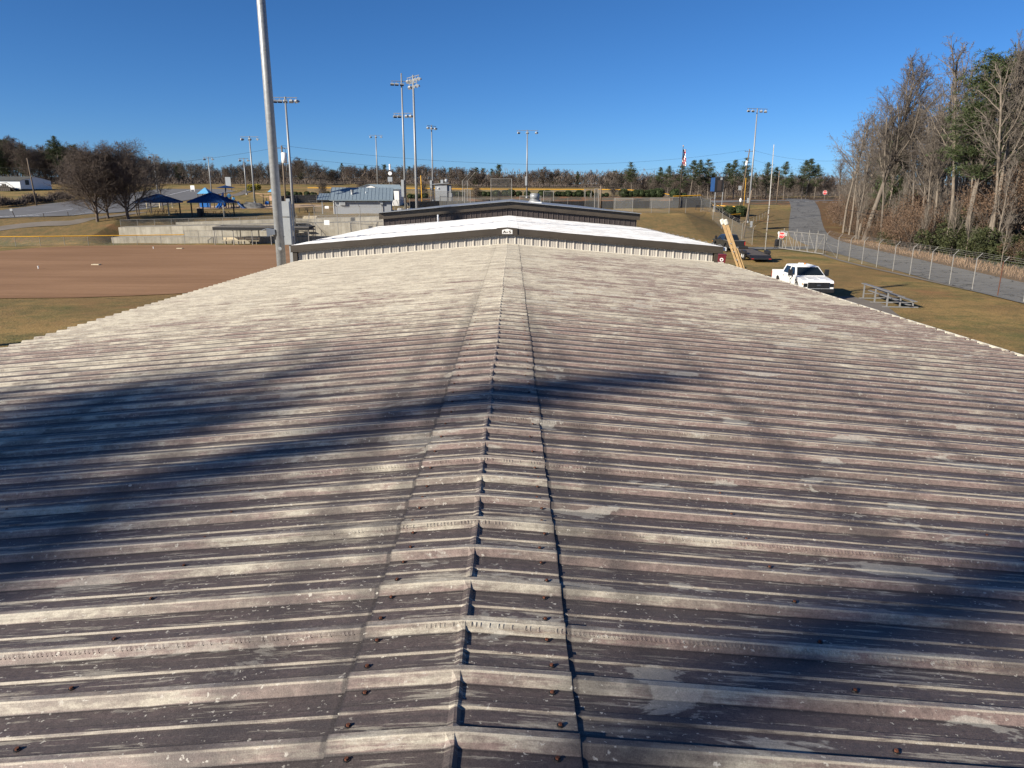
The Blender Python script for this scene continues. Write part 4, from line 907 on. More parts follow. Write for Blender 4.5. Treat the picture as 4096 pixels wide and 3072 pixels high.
m = MB(); c = at(2960,752,u1b.y-1)-u1b; m.bb(c.x-.35,c.x+.35,c.y-.05,c.y+.05,c.z-.5,c.z+.5); obj('grey_box', m, GREYBOX, U1)
u2b = on(2972, 953); u2t = at(3007, 762, u2b.y); U2 = upole('shorter leaning wooden pole below the utility pole, on the bank', u2b, u2t, .13, .11)
m = MB(); m.bb(.9,1.2,-.12,.0,1.6,2.5); obj('meter_box', m, GREYBOX, U2)
t3 = at(1126, 582, 118); b3 = gnd(t3.x, 118); U3 = upole('wooden utility pole with white transformer can half hidden by the thick pole', b3, t3); dv3 = t3-b3
c = at(1137, 633, 117.6)-b3; m = MB(); m.cyl(c+Vector((0,0,-.75)), c+Vector((0,0,.75)), .44, .44, 16); m.ell(c+Vector((0,0,.75)), (.44,.44,.15), 14, 6); obj('transformer', m, WHITE, U3, True)
m = MB(); m.tube([c+Vector((.2,0,.8)), c+Vector((.3,0,1.3)), dv3+Vector((0,0,-.1))], .03, 5); m.cyl(c+Vector((.35,-.2,-1.9)), c+Vector((.55,-.2,-.9)), .12, .12, 8); obj('fuse_cutout', m, BLACK, U3)
m = MB(); m.tube([dv3+Vector((-.9,0,-.4)), dv3+Vector((.9,0,-.4))], .05, 6); obj('crossarm', m, WOOD, U3)
t4 = at(3118, 683, 190); b4 = pol(3107, 800, 190); U4 = upole('distant wooden pole by the upper road in front of the pines', b4, t4, .16, .12)
def wire(label, a, b, sag, r=.015):
    a = Vector(a); b = Vector(b); n = 24; pts = []
    for i in range(n+1):
        t = i/n; p = a.lerp(b, t); p.z -= sag*4*t*(1-t); pts.append(p-a)
    m = MB(); m.tube(pts, r, 4); o = obj('power_line', m, BLACK, None, loc=a); tag(o, label, 'wire', 'overhead wires')
P_ = u1t
wire('upper thin wire crossing the sky between the two utility poles', t3, u1t+Vector((-1,0,-.3)), 3.0); wire('lower thin wire crossing the sky between the two utility poles', t3+Vector((0,0,-1.7)), u1t+Vector((0,0,-2.0)), 2.9)
wire('thick cable sagging in front of the far treeline', t3+Vector((0,0,-4.6)), u1t+Vector((-.6,0,-5.3)), 2.4, .03)
wire('upper wire running right from the leaning utility pole into the woods', u1t+Vector((1,0,-.3)), at(3420, 640, 150), 1.0); wire('lower wire running right from the leaning utility pole into the woods', u1t+Vector((0,0,-2)), at(3420, 690, 150), 1.2)
wire('wire running left from the transformer pole behind the big bare trees', t3+Vector((0,0,-.2)), at(-300, 640, 150), 2.5)
wire('cable strung through the woods above the road fence', at(3380, 838, 112), at(4400, 880, 70), .8, .03)
# flagpole
fb = on(2716, 833); ft = at(2733, 586, fb.y); FP = thing('flagpole', 'tall dark flagpole flying a limp striped flag beyond the screened fence', 'flagpole', fb)
m = MB(); m.tube([(0,0,0), ft-fb], [.10,.05], 10); obj('pole', m, BROWNP, FP, True); m = MB(); m.ell(ft-fb+Vector((0,0,.1)), (.1,.1,.1), 8, 6); obj('finial', m, YELLOW, FP)
# flag hangs in folds: rows of stripes narrowing downwards
mR = MB(); mW = MB(); mBl = MB(); hv = ft-fb
def fpt(i, j):   # i along the fly 0..13 stripes, j across folds
    z = -.5-j*.36; x = .0+i*.06+.10*math.sin(j*.8+i)+j*.018; y = .12*math.sin(i*1.7+j*.6); return hv+Vector((x, y, z))
for i in range(9):
    for j in range(8):
        q = (fpt(i,j), fpt(i+1,j), fpt(i+1,j+1), fpt(i,j+1))
        tgt = mBl if (j < 4 and i < 5 and j+i*.4 < 4.4) else (mR if (i+j) % 2 == 0 else mW); tgt.quad(*q)
obj('red_stripes', mR, FLAGR, FP); obj('white_stripes', mW, WHITE, FP); obj('blue_canton', mBl, FLAGB, FP)
# scoreboard seen from behind
sb = on(2856, 846); sb2 = on(2886, 838); SB = thing('scoreboard', 'dark back of a scoreboard on two steel posts with a blue edge', 'scoreboard', sb)
t_ = at(2866, 707, sb.y); 
for p in (sb, sb2):
    m = MB(); q = p-sb; m.cyl(q, q+Vector((0,0,t_.z-sb.z)), .11, .10, 10); obj('post', m, GALV, SB); m = MB(); m.cyl(q+Vector((0,0,-.1)), q+Vector((0,0,.35)), .3, .3, 12); obj('footing', m, CONC, SB)
zb_ = at(2870, 768, sb.y).z-sb.z; zt_ = at(2870, 708, sb.y).z-sb.z; xl = at(2848, 740, sb.y).x-sb.x; xr_ = at(2893, 740, sb.y).x-sb.x
m = MB(); m.bb(xl+.5, xr_, -.15, .55, zb_, zt_); obj('cabinet', m, BLACK, SB); m = MB(); m.prism([(xl+.5,.0),(xl,.9),(xl+.1,1.2),(xl+.5,.55)], 'z', zb_+.1, zt_-.1); obj('side_panel', m, BLUE, SB)
m = MB(); m.bb(xl+.95, xr_-.35, -.19, -.15, zb_+.2, zt_-.55); obj('rear_hatch', m, DBROWN, SB)
for k in range(3): m = MB(); m.bb(xl+.95+k*.45, xl+1.3+k*.45, -.19, -.15, zt_-.5, zt_-.1); obj('vent_panel', m, GREYBOX if k == 1 else BLACK, SB)
bq = on(2797, 841); BN = thing('park_bench', 'small dark metal bench on the bank top behind the fence', 'bench', bq)
m = MB(); [m.bb(-.75,.75,-.2+k*.13,-.1+k*.13,.43,.46) for k in range(3)]; obj('seat', m, BLACK, BN); m = MB(); [m.bb(-.75,.75,-.27,-.24,.55+k*.13,.65+k*.13) for k in range(3)]; obj('backrest', m, BLACK, BN)
for s in (-.62,.62): m = MB(); m.tube([(s,.22,0),(s,.16,.44),(s,-.2,.44),(s,-.26,.95)], .03, 6); m.tube([(s,-.3,0),(s,-.2,.44)], .03, 6); obj('leg', m, BLACK, BN)
# bases on the infield
for u, v, lab in ((385,1060,'flat white base bag in the middle of the dirt infield'),(720,995,'flat white base bag at the far edge of the dirt infield')):
    p = gz(u, v); m = MB(); m.bb(-.36,.36,-.22,.22,0,.09); o = obj('base_bag', m, TANW, None, loc=p, bevel=.02); tag(o, lab, 'base', 'infield bases')
for u, v, lab in ((154,1075,'small pale peg in the dirt left of the middle base'),(614,995,'small pale peg in the dirt left of the far base')):
    p = gz(u, v); m = MB(); m.cyl((0,0,0),(0,0,.2),.05,.05,8); m.ell((0,0,.22),(.07,.07,.04),8,4); o = obj('marker_peg', m, WHITE, None, loc=p); tag(o, lab, 'peg')
# ------------------------------------------------------------------ far dugout
a = at(856, 906, 97.5); c = at(1240, 903, 97.5); DG = thing('dugout', 'low far dugout with flat dark roof and steel posts against the terraces', 'dugout', (a.x, 97.5, 0)); W_ = c.x-a.x; zt = a.z
m = MB(); m.prism([(-.6,zt-.45),(2.6,zt-.05),(2.6,zt+.06),(-.6,zt+.02)], 'x', 0, W_); obj('roof', m, SCREEN, DG); m = MB(); m.bb(-.02,W_+.02,-.66,-.6,zt-.05,zt+.03); obj('fascia', m, GALVD, DG)
for i in range(6):
    for y in (-.4, 2.2): m = MB(); m.cyl((W_*i/5*.98+.1,y,0),(W_*i/5*.98+.1,y,zt-.2),.06,.06,8); obj('post', m, GALVD, DG)
q = at(965, 967, 98.6); BE = thing('players_bench', 'long pale bench inside the far dugout', 'bench', (q.x, 98.6, 0))
m = MB(); m.bb(-2.5,2.5,-.2,.2,.44,.49); obj('seat', m, TANW, BE); m = MB(); m.bb(-2.5,2.5,.22,.26,.6,.92); obj('backrest', m, TANW, BE)
for x in (-2.1,-.4,.4,2.1): m = MB(); m.bb(x-.04,x+.04,-.15,.24,0,.44); m.bb(x-.03,x+.03,.18,.22,.44,.9); obj('leg', m, GALVD, BE)
# stairs and stone blocks at the terrace gap
q = at(1205, 950, 100.6); ST = thing('stairs', 'dark steel stairs with pipe handrails climbing the terraces right of the cabinets', 'stairs', (q.x-.4, 100.5, 0))
for k in range(9): m = MB(); m.bb(-.9,.9,k*.33,k*.33+.36,k*.34+.2,k*.34+.26); obj('tread', m, BLACK, ST)
for s in (-.95,.95): m = MB(); m.tube([(s,0,1.1),(s,3,4.1)], .03, 6); [m.tube([(s,k*.75,k*.76),(s,k*.75,k*.76+1.1)], .025, 6) for k in range(5)]; obj('handrail', m, GALVD, ST)
for (u,v,lab) in ((1208,945,'stacked tan block stub wall on the lowest terrace step'),(1240,876,'stacked tan block stub wall beside the upper railing')):
    q = at(u, v, 101.5 if v > 900 else 108.3); SBK = thing('block_wall', lab, 'wall', q)
    for r_ in range(4):
        for k in range(4): m = MB(); x = -1.0+k*.5+(.25 if r_ % 2 else 0)*.6; m.bb(x,x+.47,-.3,0,-.4+r_*.22,-.4+r_*.22+.205); obj('block', m, TANW, SBK, bevel=.02)
# ------------------------------------------------------------------ concession stand
def seam_roof(root, poly_fn, n, mat, name='roof_panel'):
    for i in range(n):
        a_, b_, c_, d_ = poly_fn(i/n), poly_fn((i+1)/n), None, None
        m = MB(); p0, p1 = [Vector(x) for x in a_]; q0, q1 = [Vector(x) for x in b_]
        e = (q0-p0)*.012; m.add([p0+e,q0-e,q1-e,p1+e,p0+e-Vector((0,0,.05)),q0-e-Vector((0,0,.05)),q1-e-Vector((0,0,.05)),p1+e-Vector((0,0,.05))], [(0,1,2,3),(7,6,5,4),(0,4,5,1),(2,6,7,3),(1,5,6,2),(3,7,4,0)]); o = obj(name, m, mat, root)
        m = MB(); m.tube([p0+Vector((0,0,.02)), p1+Vector((0,0,.02))], .03, 4, True); obj('standing_seam', m, mat, o)
q = on(1336, 855); q2 = at(1568, 848, q.y+1.5); CS = thing('concession_stand', 'grey block building with blue-grey standing-seam gable roof behind the terraces', 'building', q, math.atan2(1.2, q2.x-q.x)); CW = q2.x-q.x; CD = 6.5
he = at(1450, 796, q.y).z-q.z; hr = at(1450, 750, q.y+CD/2).z-q.z
m = MB(); m.bb(0,CW,0,CD,-.3,he); m.add([(0,0,he),(0,CD,he),(0,CD/2,hr-.1),(CW,0,he),(CW,CD,he),(CW,CD/2,hr-.1)], [(0,1,2),(3,5,4),(0,2,5,3),(1,4,5,2)]); obj('wall', m, GREYWALL, CS)
seam_roof(CS, lambda t: ((-.5+(CW+.9)*t,-.55,he-.1),(-.5+(CW+.9)*t,CD/2,hr)), 17, STEELBLUE); seam_roof(CS, lambda t: ((-.5+(CW+.9)*t,CD+.55,he-.1),(-.5+(CW+.9)*t,CD/2,hr)), 17, STEELBLUE)
m = MB(); m.bb(-.55,CW+.45,-.62,-.5,he-.28,he-.1); obj('gutter', m, STEELBLUE, CS); m = MB(); m.bb(-.02,.08,-.09,-.02,-.2,he-.15); obj('downpipe', m, WHITE, CS)
m = MB(); m.bb(1.0,1.9,-.35,.02,he-1.0,he-.5); ac = obj('air_conditioner', m, WHITE, CS); m = MB(); m.bb(1.05,1.85,-.36,-.35,he-.95,he-.55); obj('louvre', m, GREYBOX, ac)
m = MB(); m.cyl((3.0,1.1,he+.1),(3.0,1.1,he+1.3),.22,.20,14); m.cyl((3.0,1.1,he+1.3),(3.0,1.1,he+1.45),.28,.26,14); obj('flue', m, GALV, CS, True); m = MB(); m.bb(2.6,3.4,.75,1.45,he,he+.5); obj('flue_base', m, BLUE, CS)
m = MB(); m.cyl((5.2,1.5,he+.3),(5.2,1.5,he+1.2),.05,.05,8); obj('vent_pipe', m, WHITE, CS)
# lean-to porch at the left end
m = MB(); m.bb(-1.9,-1.78,.1,.22,-.2,he-.15); obj('porch_post', m, GREYBOX, CS); seam_roof(CS, lambda t: ((-2.6+2.1*t,-.35,he-.12),(-2.6+2.1*t,CD/2,he+.9)), 5, STEELBLUE)
# wire cage at right
for k in range(4): m = MB(); x = CW+.6+k*.75; m.tube([(x,.2,-.2),(x,.2,he-1.3),(x-.5,2.5,he-.1)], .035, 6); obj('cage_frame', m, GALVD, CS)
m = MB(); m.quad((CW+.5,.2,0),(CW+3,.2,0),(CW+3,.2,he-1.3),(CW+.5,.2,he-1.3)); m.quad((CW+.5,.2,he-1.3),(CW+3,.2,he-1.3),(CW+2.5,2.5,he-.1),(CW,2.5,he-.1)); obj('wire_mesh', m, LINKD, CS)
for k in range(2): m = MB(); m.bb(CW+1.0+k*1.6,CW+1.9+k*1.6,.35,1.0,0,.9); obj('tank', m, WHITE, CS, bevel=.12)
m = MB(); m.cyl((CW-1.6,-.2,0),(CW-1.6,-.2,1.6),.05); m.bb(CW-1.8,CW-1.3,-.3,-.1,1.5,2.2); obj('meter', m, GREYBOX, CS)
# second roof behind
q = at(1610, 790, 150); B2 = thing('storage_building', 'smaller blue-grey gabled building behind the concession stand', 'building', gnd(at(1480,790,142).x, 142)); z_ = at(1500, 757, 142).z-B2.location.z; zr_ = at(1470, 737, 142).z-B2.location.z
m = MB(); m.bb(-2.6,5.6,0,6,0,z_); m.add([(-2.6,0,z_),(2.2,0,z_),(-.2,0,zr_)], [(0,1,2)]); obj('wall', m, WHITE, B2)
seam_roof(B2, lambda t: ((2.8,-.3+6.5*t,z_-.1),(-.2,-.3+6.5*t,zr_)), 6, STEELBLUE); seam_roof(B2, lambda t: ((-3.2,-.3+6.5*t,z_-.1),(-.2,-.3+6.5*t,zr_)), 6, STEELBLUE)
m = MB(); m.add([(-.2,.3,zr_),(5.8,.3,zr_-.05),(6.4,-.4,z_),(2.6,-.4,z_)], [(0,1,2,3)]); obj('cross_gable', m, STEELBLUE, B2)
# ------------------------------------------------------------------ press box
q = on(1742, 815); q = gnd(at(1742,815,143).x, 143); PB = thing('press_box', 'tall narrow grey press box with flat roof above the dark screen', 'building', q); wd = at(1788,760,143).x-q.x; zt = at(1760,738,143).z-q.z
m = MB(); m.bb(0,wd,0,2.6,0,zt); obj('wall', m, GREYWALL, PB); m = MB(); m.prism([(-.5,zt+.1),(wd+.4,zt+.35),(wd+.4,zt+.2),(-.5,zt-.05)], 'y', -.3, 2.9); obj('roof', m, GALV, PB)
m = MB(); m.bb(wd,wd+.9,.2,2.4,0,zt*.62); m.bb(wd,wd+.7,.3,2.2,zt*.6,zt*.98); obj('side_bay', m, GREYWALL, PB); m = MB(); m.bb(.7,1.05,-.03,0,.4,1.1); obj('hatch', m, GREYBOX, PB); m = MB(); m.ell((.6,-.12,zt-.7),(.13,.13,.13),8,6); obj('lamp', m, WHITE, PB)
m = MB(); m.ell((wd-.2,1,zt+.75),(.35,.3,.35),10,6); m.bb(wd-1.3,wd-.8,.8,1.2,zt+.2,zt+.9); obj('roof_speaker', m, GREYBOX, PB)
fence('compound_fence', 'fenced compound of thin pipes around the press box', [q+Vector((x,-1.2,0)) for x in (-.8,1,2.8,4.6,6.4)], 2.9, .035, True, None, LINKD)
# yellow foul pole, antenna tripod, backstop frames
fpb = pol(1689, 830, 133); tp = at(1683, 702, 133); m = MB(); m.tube([(0,0,0), tp-fpb], .07, 8); o = obj('foul_pole', m, YELLOW, None, True, fpb); tag(o, 'yellow foul pole behind the concession stand', 'pole')
fq = pol(2978, 790, 170); ft2 = at(2984, 712, 170); m = MB(); m.tube([(0,0,0), ft2-fq], .05, 8); o = obj('foul_pole', m, YELLOW, None, True, fq); tag(o, 'yellow foul pole behind the leaning utility pole', 'pole')
q = pol(1563, 755, 150); AN = thing('antenna_tripod', 'dark weather siren on a steel tripod behind the blue-grey roof', 'siren', Vector((q.x, 150, at(1563,753,150).z)))
for k in range(3): m = MB(); m.tube([(.9*math.cos(k*2.1),.9*math.sin(k*2.1),0),(0,0,1.6)], .05, 6); obj('leg', m, GALVD, AN)
m = MB(); m.tube([(0,0,1.4),(0,0,4.6)], .08, 8); obj('mast', m, BLACK, AN); m = MB(); m.bb(-.5,.4,-.2,.2,1.3,2.2); obj('box', m, GREYBOX, AN); m = MB(); m.cyl((0,-.3,2.9),(0,.3,2.9),.38,.38,14); m.cyl((0,0,3.6),(0,0,4.7),.2,.2,10); obj('horn', m, WHITE, AN)
def frame(label, uL, uR, vT, vB, Y, bent=0):
    a = at(uL, vT, Y); c = at(uR, vT, Y); b = gnd(a.x, Y); root = thing('backstop', label, 'backstop', b); H = a.z-b.z; w_ = c.x-a.x
    for x in (0, w_): m = MB(); m.tube([(x,0,0),(x,0,H)]+([(x+bent,-bent,H+bent)] if bent else []), .06, 8); obj('post', m, GALVD, root)
    m = MB(); m.tube([(0,0,H),(w_,0,H)], .05, 6); obj('rail', m, GALVD, root); m = MB(); m.quad((0,0,0),(w_,0,0),(w_,0,H),(0,0,H)); obj('wire_mesh', m, LINKD, root); return root
frame('tall backstop frame with forward-bent top right of the press box', 1850, 1870, 724, 820, 140, 1.6); frame('open pipe frame in front of the tall bent backstop', 1858, 1881, 757, 820, 130)
frame('wide faint backstop netting frame left of the round vent', 1964, 2047, 715, 815, 150); frame('small netting frame above the right end of the dark brown roof', 2380, 2396, 755, 830, 128); frame('open goal-like pipe frame on the far field right of centre', 2175, 2215, 765, 820, 140)
for (ua, ub_, v, Y, lab) in ((2078,2166,783,140,'flat grey dugout canopy on the far field behind the round vent'),(2340,2392,756,160,'thin pale dugout canopy on the far field right of centre')):
    a = at(ua, v, Y); c = at(ub_, v, Y); b = gnd(a.x, Y); root = thing('dugout', lab, 'dugout', b); w_ = c.x-a.x; H = a.z-b.z
    m = MB(); m.bb(0,w_,0,2.2,H-.1,H); obj('roof', m, GALVD, root); [obj('post', MB().cyl((x,y,0),(x,y,H-.1),.05), GALVD, root) for x in (.1,w_/2,w_-.1) for y in (.1,2.0)]
# wooden post on the bank top
q = on(2401, 834); t_ = at(2402, 742, q.y); m = MB(); m.tube([(0,0,0),(0,0,t_.z-q.z)], [.16,.14], 10); o = obj('wooden_post', m, WOOD, None, True, q); tag(o, 'thick weathered wooden post at the right end of the dark brown roof', 'post')
# ------------------------------------------------------------------ pavilions with picnic tables
def pavilion(label, uc, vbase, w_, d_, hpost, hroof, mat):
    c = on(uc, vbase); c = gnd(c.x, c.y+d_/2); root = thing('picnic_shelter', label, 'shelter', c); z0 = hpost; ex = .45
    hw, hd_ = w_/2+ex, d_/2+ex; apex = [(-w_*.06,0,z0+hroof),(w_*.06,0,z0+hroof)]
    n = 8
    for side in range(4):
        for i in range(n):
            t0, t1 = i/n, (i+1)/n
            if side == 0: e = lambda t: (Vector((-hw+2*hw*t,-hd_,z0)), Vector((apex[0][0]+(apex[1][0]-apex[0][0])*t,0,z0+hroof)))
            elif side == 1: e = lambda t: (Vector((hw,-hd_+2*hd_*t,z0)), Vector(apex[1]))
            elif side == 2: e = lambda t: (Vector((hw-2*hw*t,hd_,z0)), Vector((apex[1][0]+(apex[0][0]-apex[1][0])*t,0,z0+hroof)))
            else: e = lambda t: (Vector((-hw,hd_-2*hd_*t,z0)), Vector(apex[0]))
            p0, p1 = e(t0); q0, q1 = e(t1); m = MB(); m.add([p0,q0,q1,p1,p0-Vector((0,0,.05)),q0-Vector((0,0,.05)),q1-Vector((0,0,.05)),p1-Vector((0,0,.05))], [(0,1,2,3),(7,6,5,4),(0,4,5,1)]); o = obj('roof_panel', m, mat, root)
            m = MB(); m.tube([p0+Vector((0,0,.03)), p1+Vector((0,0,.03))], .035, 4); obj('seam', m, BLUE, o)
    for x in (-w_/2, w_/2):
        for y in (-d_/2, d_/2): m = MB(); m.bb(x-.08,x+.08,y-.08,y+.08,-.1,z0); obj('post', m, TANW if x > 0 and y < 0 else BROWNP, root)
    m = MB(); m.bb(-hw,hw,-hd_,-hd_+.06,z0-.16,z0-.02); m.bb(-hw,hw,hd_-.06,hd_,z0-.16,z0-.02); m.bb(-hw,-hw+.06,-hd_+.06,hd_-.06,z0-.16,z0-.02); m.bb(hw-.06,hw,-hd_+.06,hd_-.06,z0-.16,z0-.02); obj('fascia', m, BLUE, root)
    return root, c
def picnic(label, c, rot=0):
    root = thing('picnic_table', label, 'table', c, rot, 'picnic tables'); 
    m = MB(); [m.bb(-.95,.95,-.36+k*.15,-.36+k*.15+.135,.72,.76) for k in range(5)]; obj('table_top', m, BLACK, root)
    for s in (-1, 1): m = MB(); m.bb(-.95,.95,s*.72-.13,s*.72+.13,.42,.46); obj('bench_seat', m, BLACK, root)
    for x in (-.65,.65): m = MB(); m.tube([(x,-.8,0),(x,-.25,.72)], .035, 6); m.tube([(x,.8,0),(x,.25,.72)], .035, 6); m.tube([(x,-.75,.42),(x,.75,.42)], .03, 6); obj('leg', m, BLACK, root)
    return root
pv2, pc2 = pavilion('blue hip-roofed picnic shelter nearest the terraces, right of the other shelter', 833, 868, 4.9, 4.2, 2.15, 1.35, BLUE); pv1, pc1 = pavilion('blue hip-roofed picnic shelter under the bare trees on the left', 617, 862, 4.7, 4.0, 2.0, 1.15, BLUE)
picnic('dark picnic table under the right-hand blue shelter', pc2+Vector((-.6,.3,0))); picnic('dark picnic table under the right edge of the right-hand shelter', pc2+Vector((1.6,.6,0)), 1.5)
picnic('dark picnic table under the left of the left-hand blue shelter', pc1+Vector((-1.2,0,0))); picnic('dark picnic table in the middle of the left-hand blue shelter', pc1+Vector((.4,.4,0)), 1.4); picnic('dark picnic table at the right of the left-hand blue shelter', pc1+Vector((1.9,0,0)), .2)
q = on(1240, 850); picnic('dark picnic table on the grass left of the concession stand', q)
q = on(1215, 851); picnic('second dark picnic table on the grass, nearer the stairs', q, .3)
q = pc2+Vector((-1.6,-1.2,0)); TC = thing('litter_barrel', 'black litter barrel inside the right-hand blue shelter', 'bin', q); m = MB(); m.tube([(0,0,0),(0,0,.5),(0,0,1.1)], [.36,.42,.42], 16); obj('barrel', m, BLACK, TC); m = MB(); m.tube([(0,0,1.1),(0,0,1.16)], [.44,.42], 16); obj('rim', m, BROWNP, TC)
# ------------------------------------------------------------------ playground
q = on(985, 834); PG = thing('playground_tower', 'blue play structure with pyramid roof, wall slides and climbing posts', 'playground', q)
def pgx(u, v, dy=0): p = at(u, v, q.y+dy); return p-q
rc_ = pgx(822, 775); ap = pgx(820, 749); wz = (pgx(846,775)-pgx(797,775)).x/2
m = MB(); m.add([rc_+Vector((x*wz,y*wz,0)) for x, y in ((-1,-1),(1,-1),(1,1),(-1,1))]+[ap], [(0,1,4),(1,2,4),(2,3,4),(3,0,4),(3,2,1,0)]); obj('pyramid_roof', m, LBLUE, PG)
for x, y in ((-.9,-.9),(.9,-.9),(.9,.9),(-.9,.9)): m = MB(); m.cyl(rc_+Vector((x*wz,y*wz,0)), Vector((rc_.x+x*wz,y*wz,0)), .07, .07, 8); obj('post', m, BROWNP, PG)
m = MB(); a = pgx(801, 832); c = pgx(843, 812); m.bb(a.x,c.x,-.15,.0,a.z+.1,c.z+.4); obj('blue_panel', m, BLUEP, PG, bevel=.08)
sl0 = pgx(890, 772); 
m = MB(); m.prism([(pgx(862,800).x,pgx(862,800).z),(pgx(885,785).x,pgx(885,785).z),(pgx(891,769).x,pgx(891,769).z),(pgx(892,800).x,pgx(892,800).z),(pgx(900,812).x,pgx(900,812).z),(pgx(866,812).x,pgx(866,812).z)], 'y', -.3, .6); obj('blue_hood', m, BLUEP, PG, bevel=.1)
for k in range(3): p = pgx(880+k*11, 832); m = MB(); m.tube([p+Vector((.1,.8,1.9)), p+Vector((0,.3,1.2)), p+Vector((-.1,-.3,.35)), p+Vector((-.3,-.8,.15))], [.22,.24,.24,.2], 8); obj('slide', m, BLUEP, PG, True)
for u, vt in ((905,795),(915,780),(926,782),(938,785),(945,800),(958,805)):
    m = MB(); p = pgx(u, 833); t_ = pgx(u-3, vt); m.cyl((p.x,0,0),(p.x,0,t_.z),.08,.08,8); obj('post', m, BROWNP, PG)
for u, v, r_ in ((932,808,.35),(916,783,.4),(934,795,.3)): p = pgx(u, v); m = MB(); m.ell(p,(r_,.12,r_),12,8); obj('bubble_panel', m, LBLUE, PG)
m = MB(); a = pgx(905,812); c = pgx(958,812); m.bb(a.x,c.x,-.1,1.2,a.z-.06,a.z); obj('deck', m, BROWNP, PG)
m = MB(); p = pgx(950,808); m.tube([p, p+Vector((.6,-.3,-.6)), p+Vector((1.2,-.5,-1.1)), p+Vector((1.7,-.6,-1.2))], .22, 8); obj('dark_slide', m, BLUE, PG, True)
q = on(905, 832); us = at(902, 755, q.y); q = gnd(at(905,832,q.y).x, q.y); UM = thing('shade_umbrella', 'wide blue shade umbrella on a dark post behind the play tower', 'umbrella', q); a = at(862,752,q.y)-q; c = at(943,754,q.y)-q; ap = at(901,741,q.y)-q; hw = (c.x-a.x)/2
m = MB(); n = 6; rim = [Vector(((a.x+c.x)/2+hw*math.cos(k*PI/3),hw*.9*math.sin(k*PI/3),a.z)) for k in range(n)]; m.add(rim+[ap], [(k,(k+1)%n,6) for k in range(n)]); obj('canopy', m, BLUE, UM); m = MB(); m.tube([(0,0,0),(ap.x,0,ap.z)], .09, 10); obj('post', m, BROWNP, UM)
q = on(1075, 828); PG2 = thing('play_set', 'second play set with tan panels and pale blue peaked roofs beside the thick pole', 'playground', q)
def p2(u, v): return at(u, v, q.y)-q
for u, vt in ((1056,775),(1068,793),(1080,790),(1094,786),(1100,780),(1110,775)): m = MB(); m.cyl((p2(u,828).x,0,0),(p2(u,828).x,0,p2(u,vt).z),.08,.08,8); obj('post', m, BROWNP, PG2)
m = MB(); a = p2(1079,803); c = p2(1108,783); m.bb(a.x,c.x,-.1,0,a.z,c.z); obj('tan_panel', m, PEACH, PG2); 
for u0, u1, v0, v1 in ((1077,1098,768,756),(1090,1112,762,748)): a = p2(u0,v0); c = p2(u1,v0); t_ = p2((u0+u1)/2,v1); m = MB(); m.add([Vector((a.x,-1,a.z)),Vector((c.x,-1,a.z)),Vector((c.x,1,a.z)),Vector((a.x,1,a.z)),Vector((t_.x,-.6,t_.z)),Vector((t_.x,.6,t_.z))], [(0,1,4),(2,3,5),(1,2,5,4),(3,0,4,5),(3,2,1,0)]); obj('peaked_roof', m, LBLUE, PG2)
m = MB(); m.tube([p2(1020,774),p2(1056,776),p2(1094,774)], .06, 6); m.tube([p2(1040,782),p2(1060,788),p2(1075,786)], .06, 6); obj('overhead_bar', m, PEACH, PG2); m = MB(); p = p2(1068,812); m.bb(p.x-.35,p.x+.35,-.2,.1,p.z-.3,p.z+.3); obj('blue_panel', m, BLUEP, PG2)
q = on(1005, 833); m = MB(); m.ell((0,0,0),(2.4,1.1,1.05),18,10, fn=lambda p: 1+.18*math.sin(p.x*7)*math.cos(p.y*5+p.z*4)); o = obj('climbing_boulder', m, plain('grey_boulder', (.16,.16,.16), .8, 0, .6, 1.5), None, True, q); tag(o, 'grey climbing boulder at the edge of the play sand', 'boulder')
# cream post and rail fence by the lot
rf = px((588,834),(640,833),(690,831),(720,829)); root = thing('rail_fence', 'low cream post and rail fence beside the left shelter', 'fence', rf[0])
for a, c in zip(rf[:-1], rf[1:]):
    for z in (.45,.75,1.05): m = MB(); m.tube([a-rf[0]+Vector((0,0,z)), c-rf[0]+Vector((0,0,z))], .05, 4); obj('rail', m, TANW, root)
for p in rf: m = MB(); p = p-rf[0]; m.bb(p.x-.07,p.x+.07,p.y-.07,p.y+.07,0,1.2); obj('post', m, TANW, root)
# lot edge bollards and small signs
for u, v, lab in ((176,870,'thin dark bollard at the car park edge, leftmost'),(273,864,'thin dark bollard at the car park edge, nearer the bare tree')):
    p = on(u, v); m = MB(); m.cyl((0,0,0),(0,0,.62),.05,.05,8); m.ell((0,0,.62),(.05,.05,.03),8,4); o = obj('bollard', m, BROWNP, None, loc=p); tag(o, lab, 'bollard', 'car park bollards')
p = on(60, 870); SG = thing('small_sign', 'small grey sign on a tilted post at the car park edge', 'sign', p); m = MB(); m.tube([(0,0,0),(-.35,0,1.25)], .05, 6); obj('post', m, BROWNP, SG); m = MB(); m.bb(-.55,-.15,-.08,-.04,.95,1.3); obj('plate', m, GREYBOX, SG)
p = pol(770, 755, 186); SG = thing('small_sign', 'square white sign with two legs at the far car park edge', 'sign', p); m = MB(); m.bb(-.5,.5,0,.06,.5,1.5); obj('plate', m, WHITE, SG); m = MB(); m.bb(-.5,-.42,0,.06,0,.5); m.bb(.42,.5,0,.06,0,.5); obj('legs', m, WHITE, SG)
p = pol(918, 745, 190); SG = thing('notice_sign', 'tall blue-grey notice panel on legs behind the shade umbrella', 'sign', p); m = MB(); m.bb(-1.1,-.95,0,.1,0,3.4); m.bb(.4,.55,0,.1,0,3.0); obj('legs', m, BROWNP, SG); m = MB(); m.bb(-.95,.4,0,.08,1.2,3.4); obj('panel', m, GREYBOX, SG)
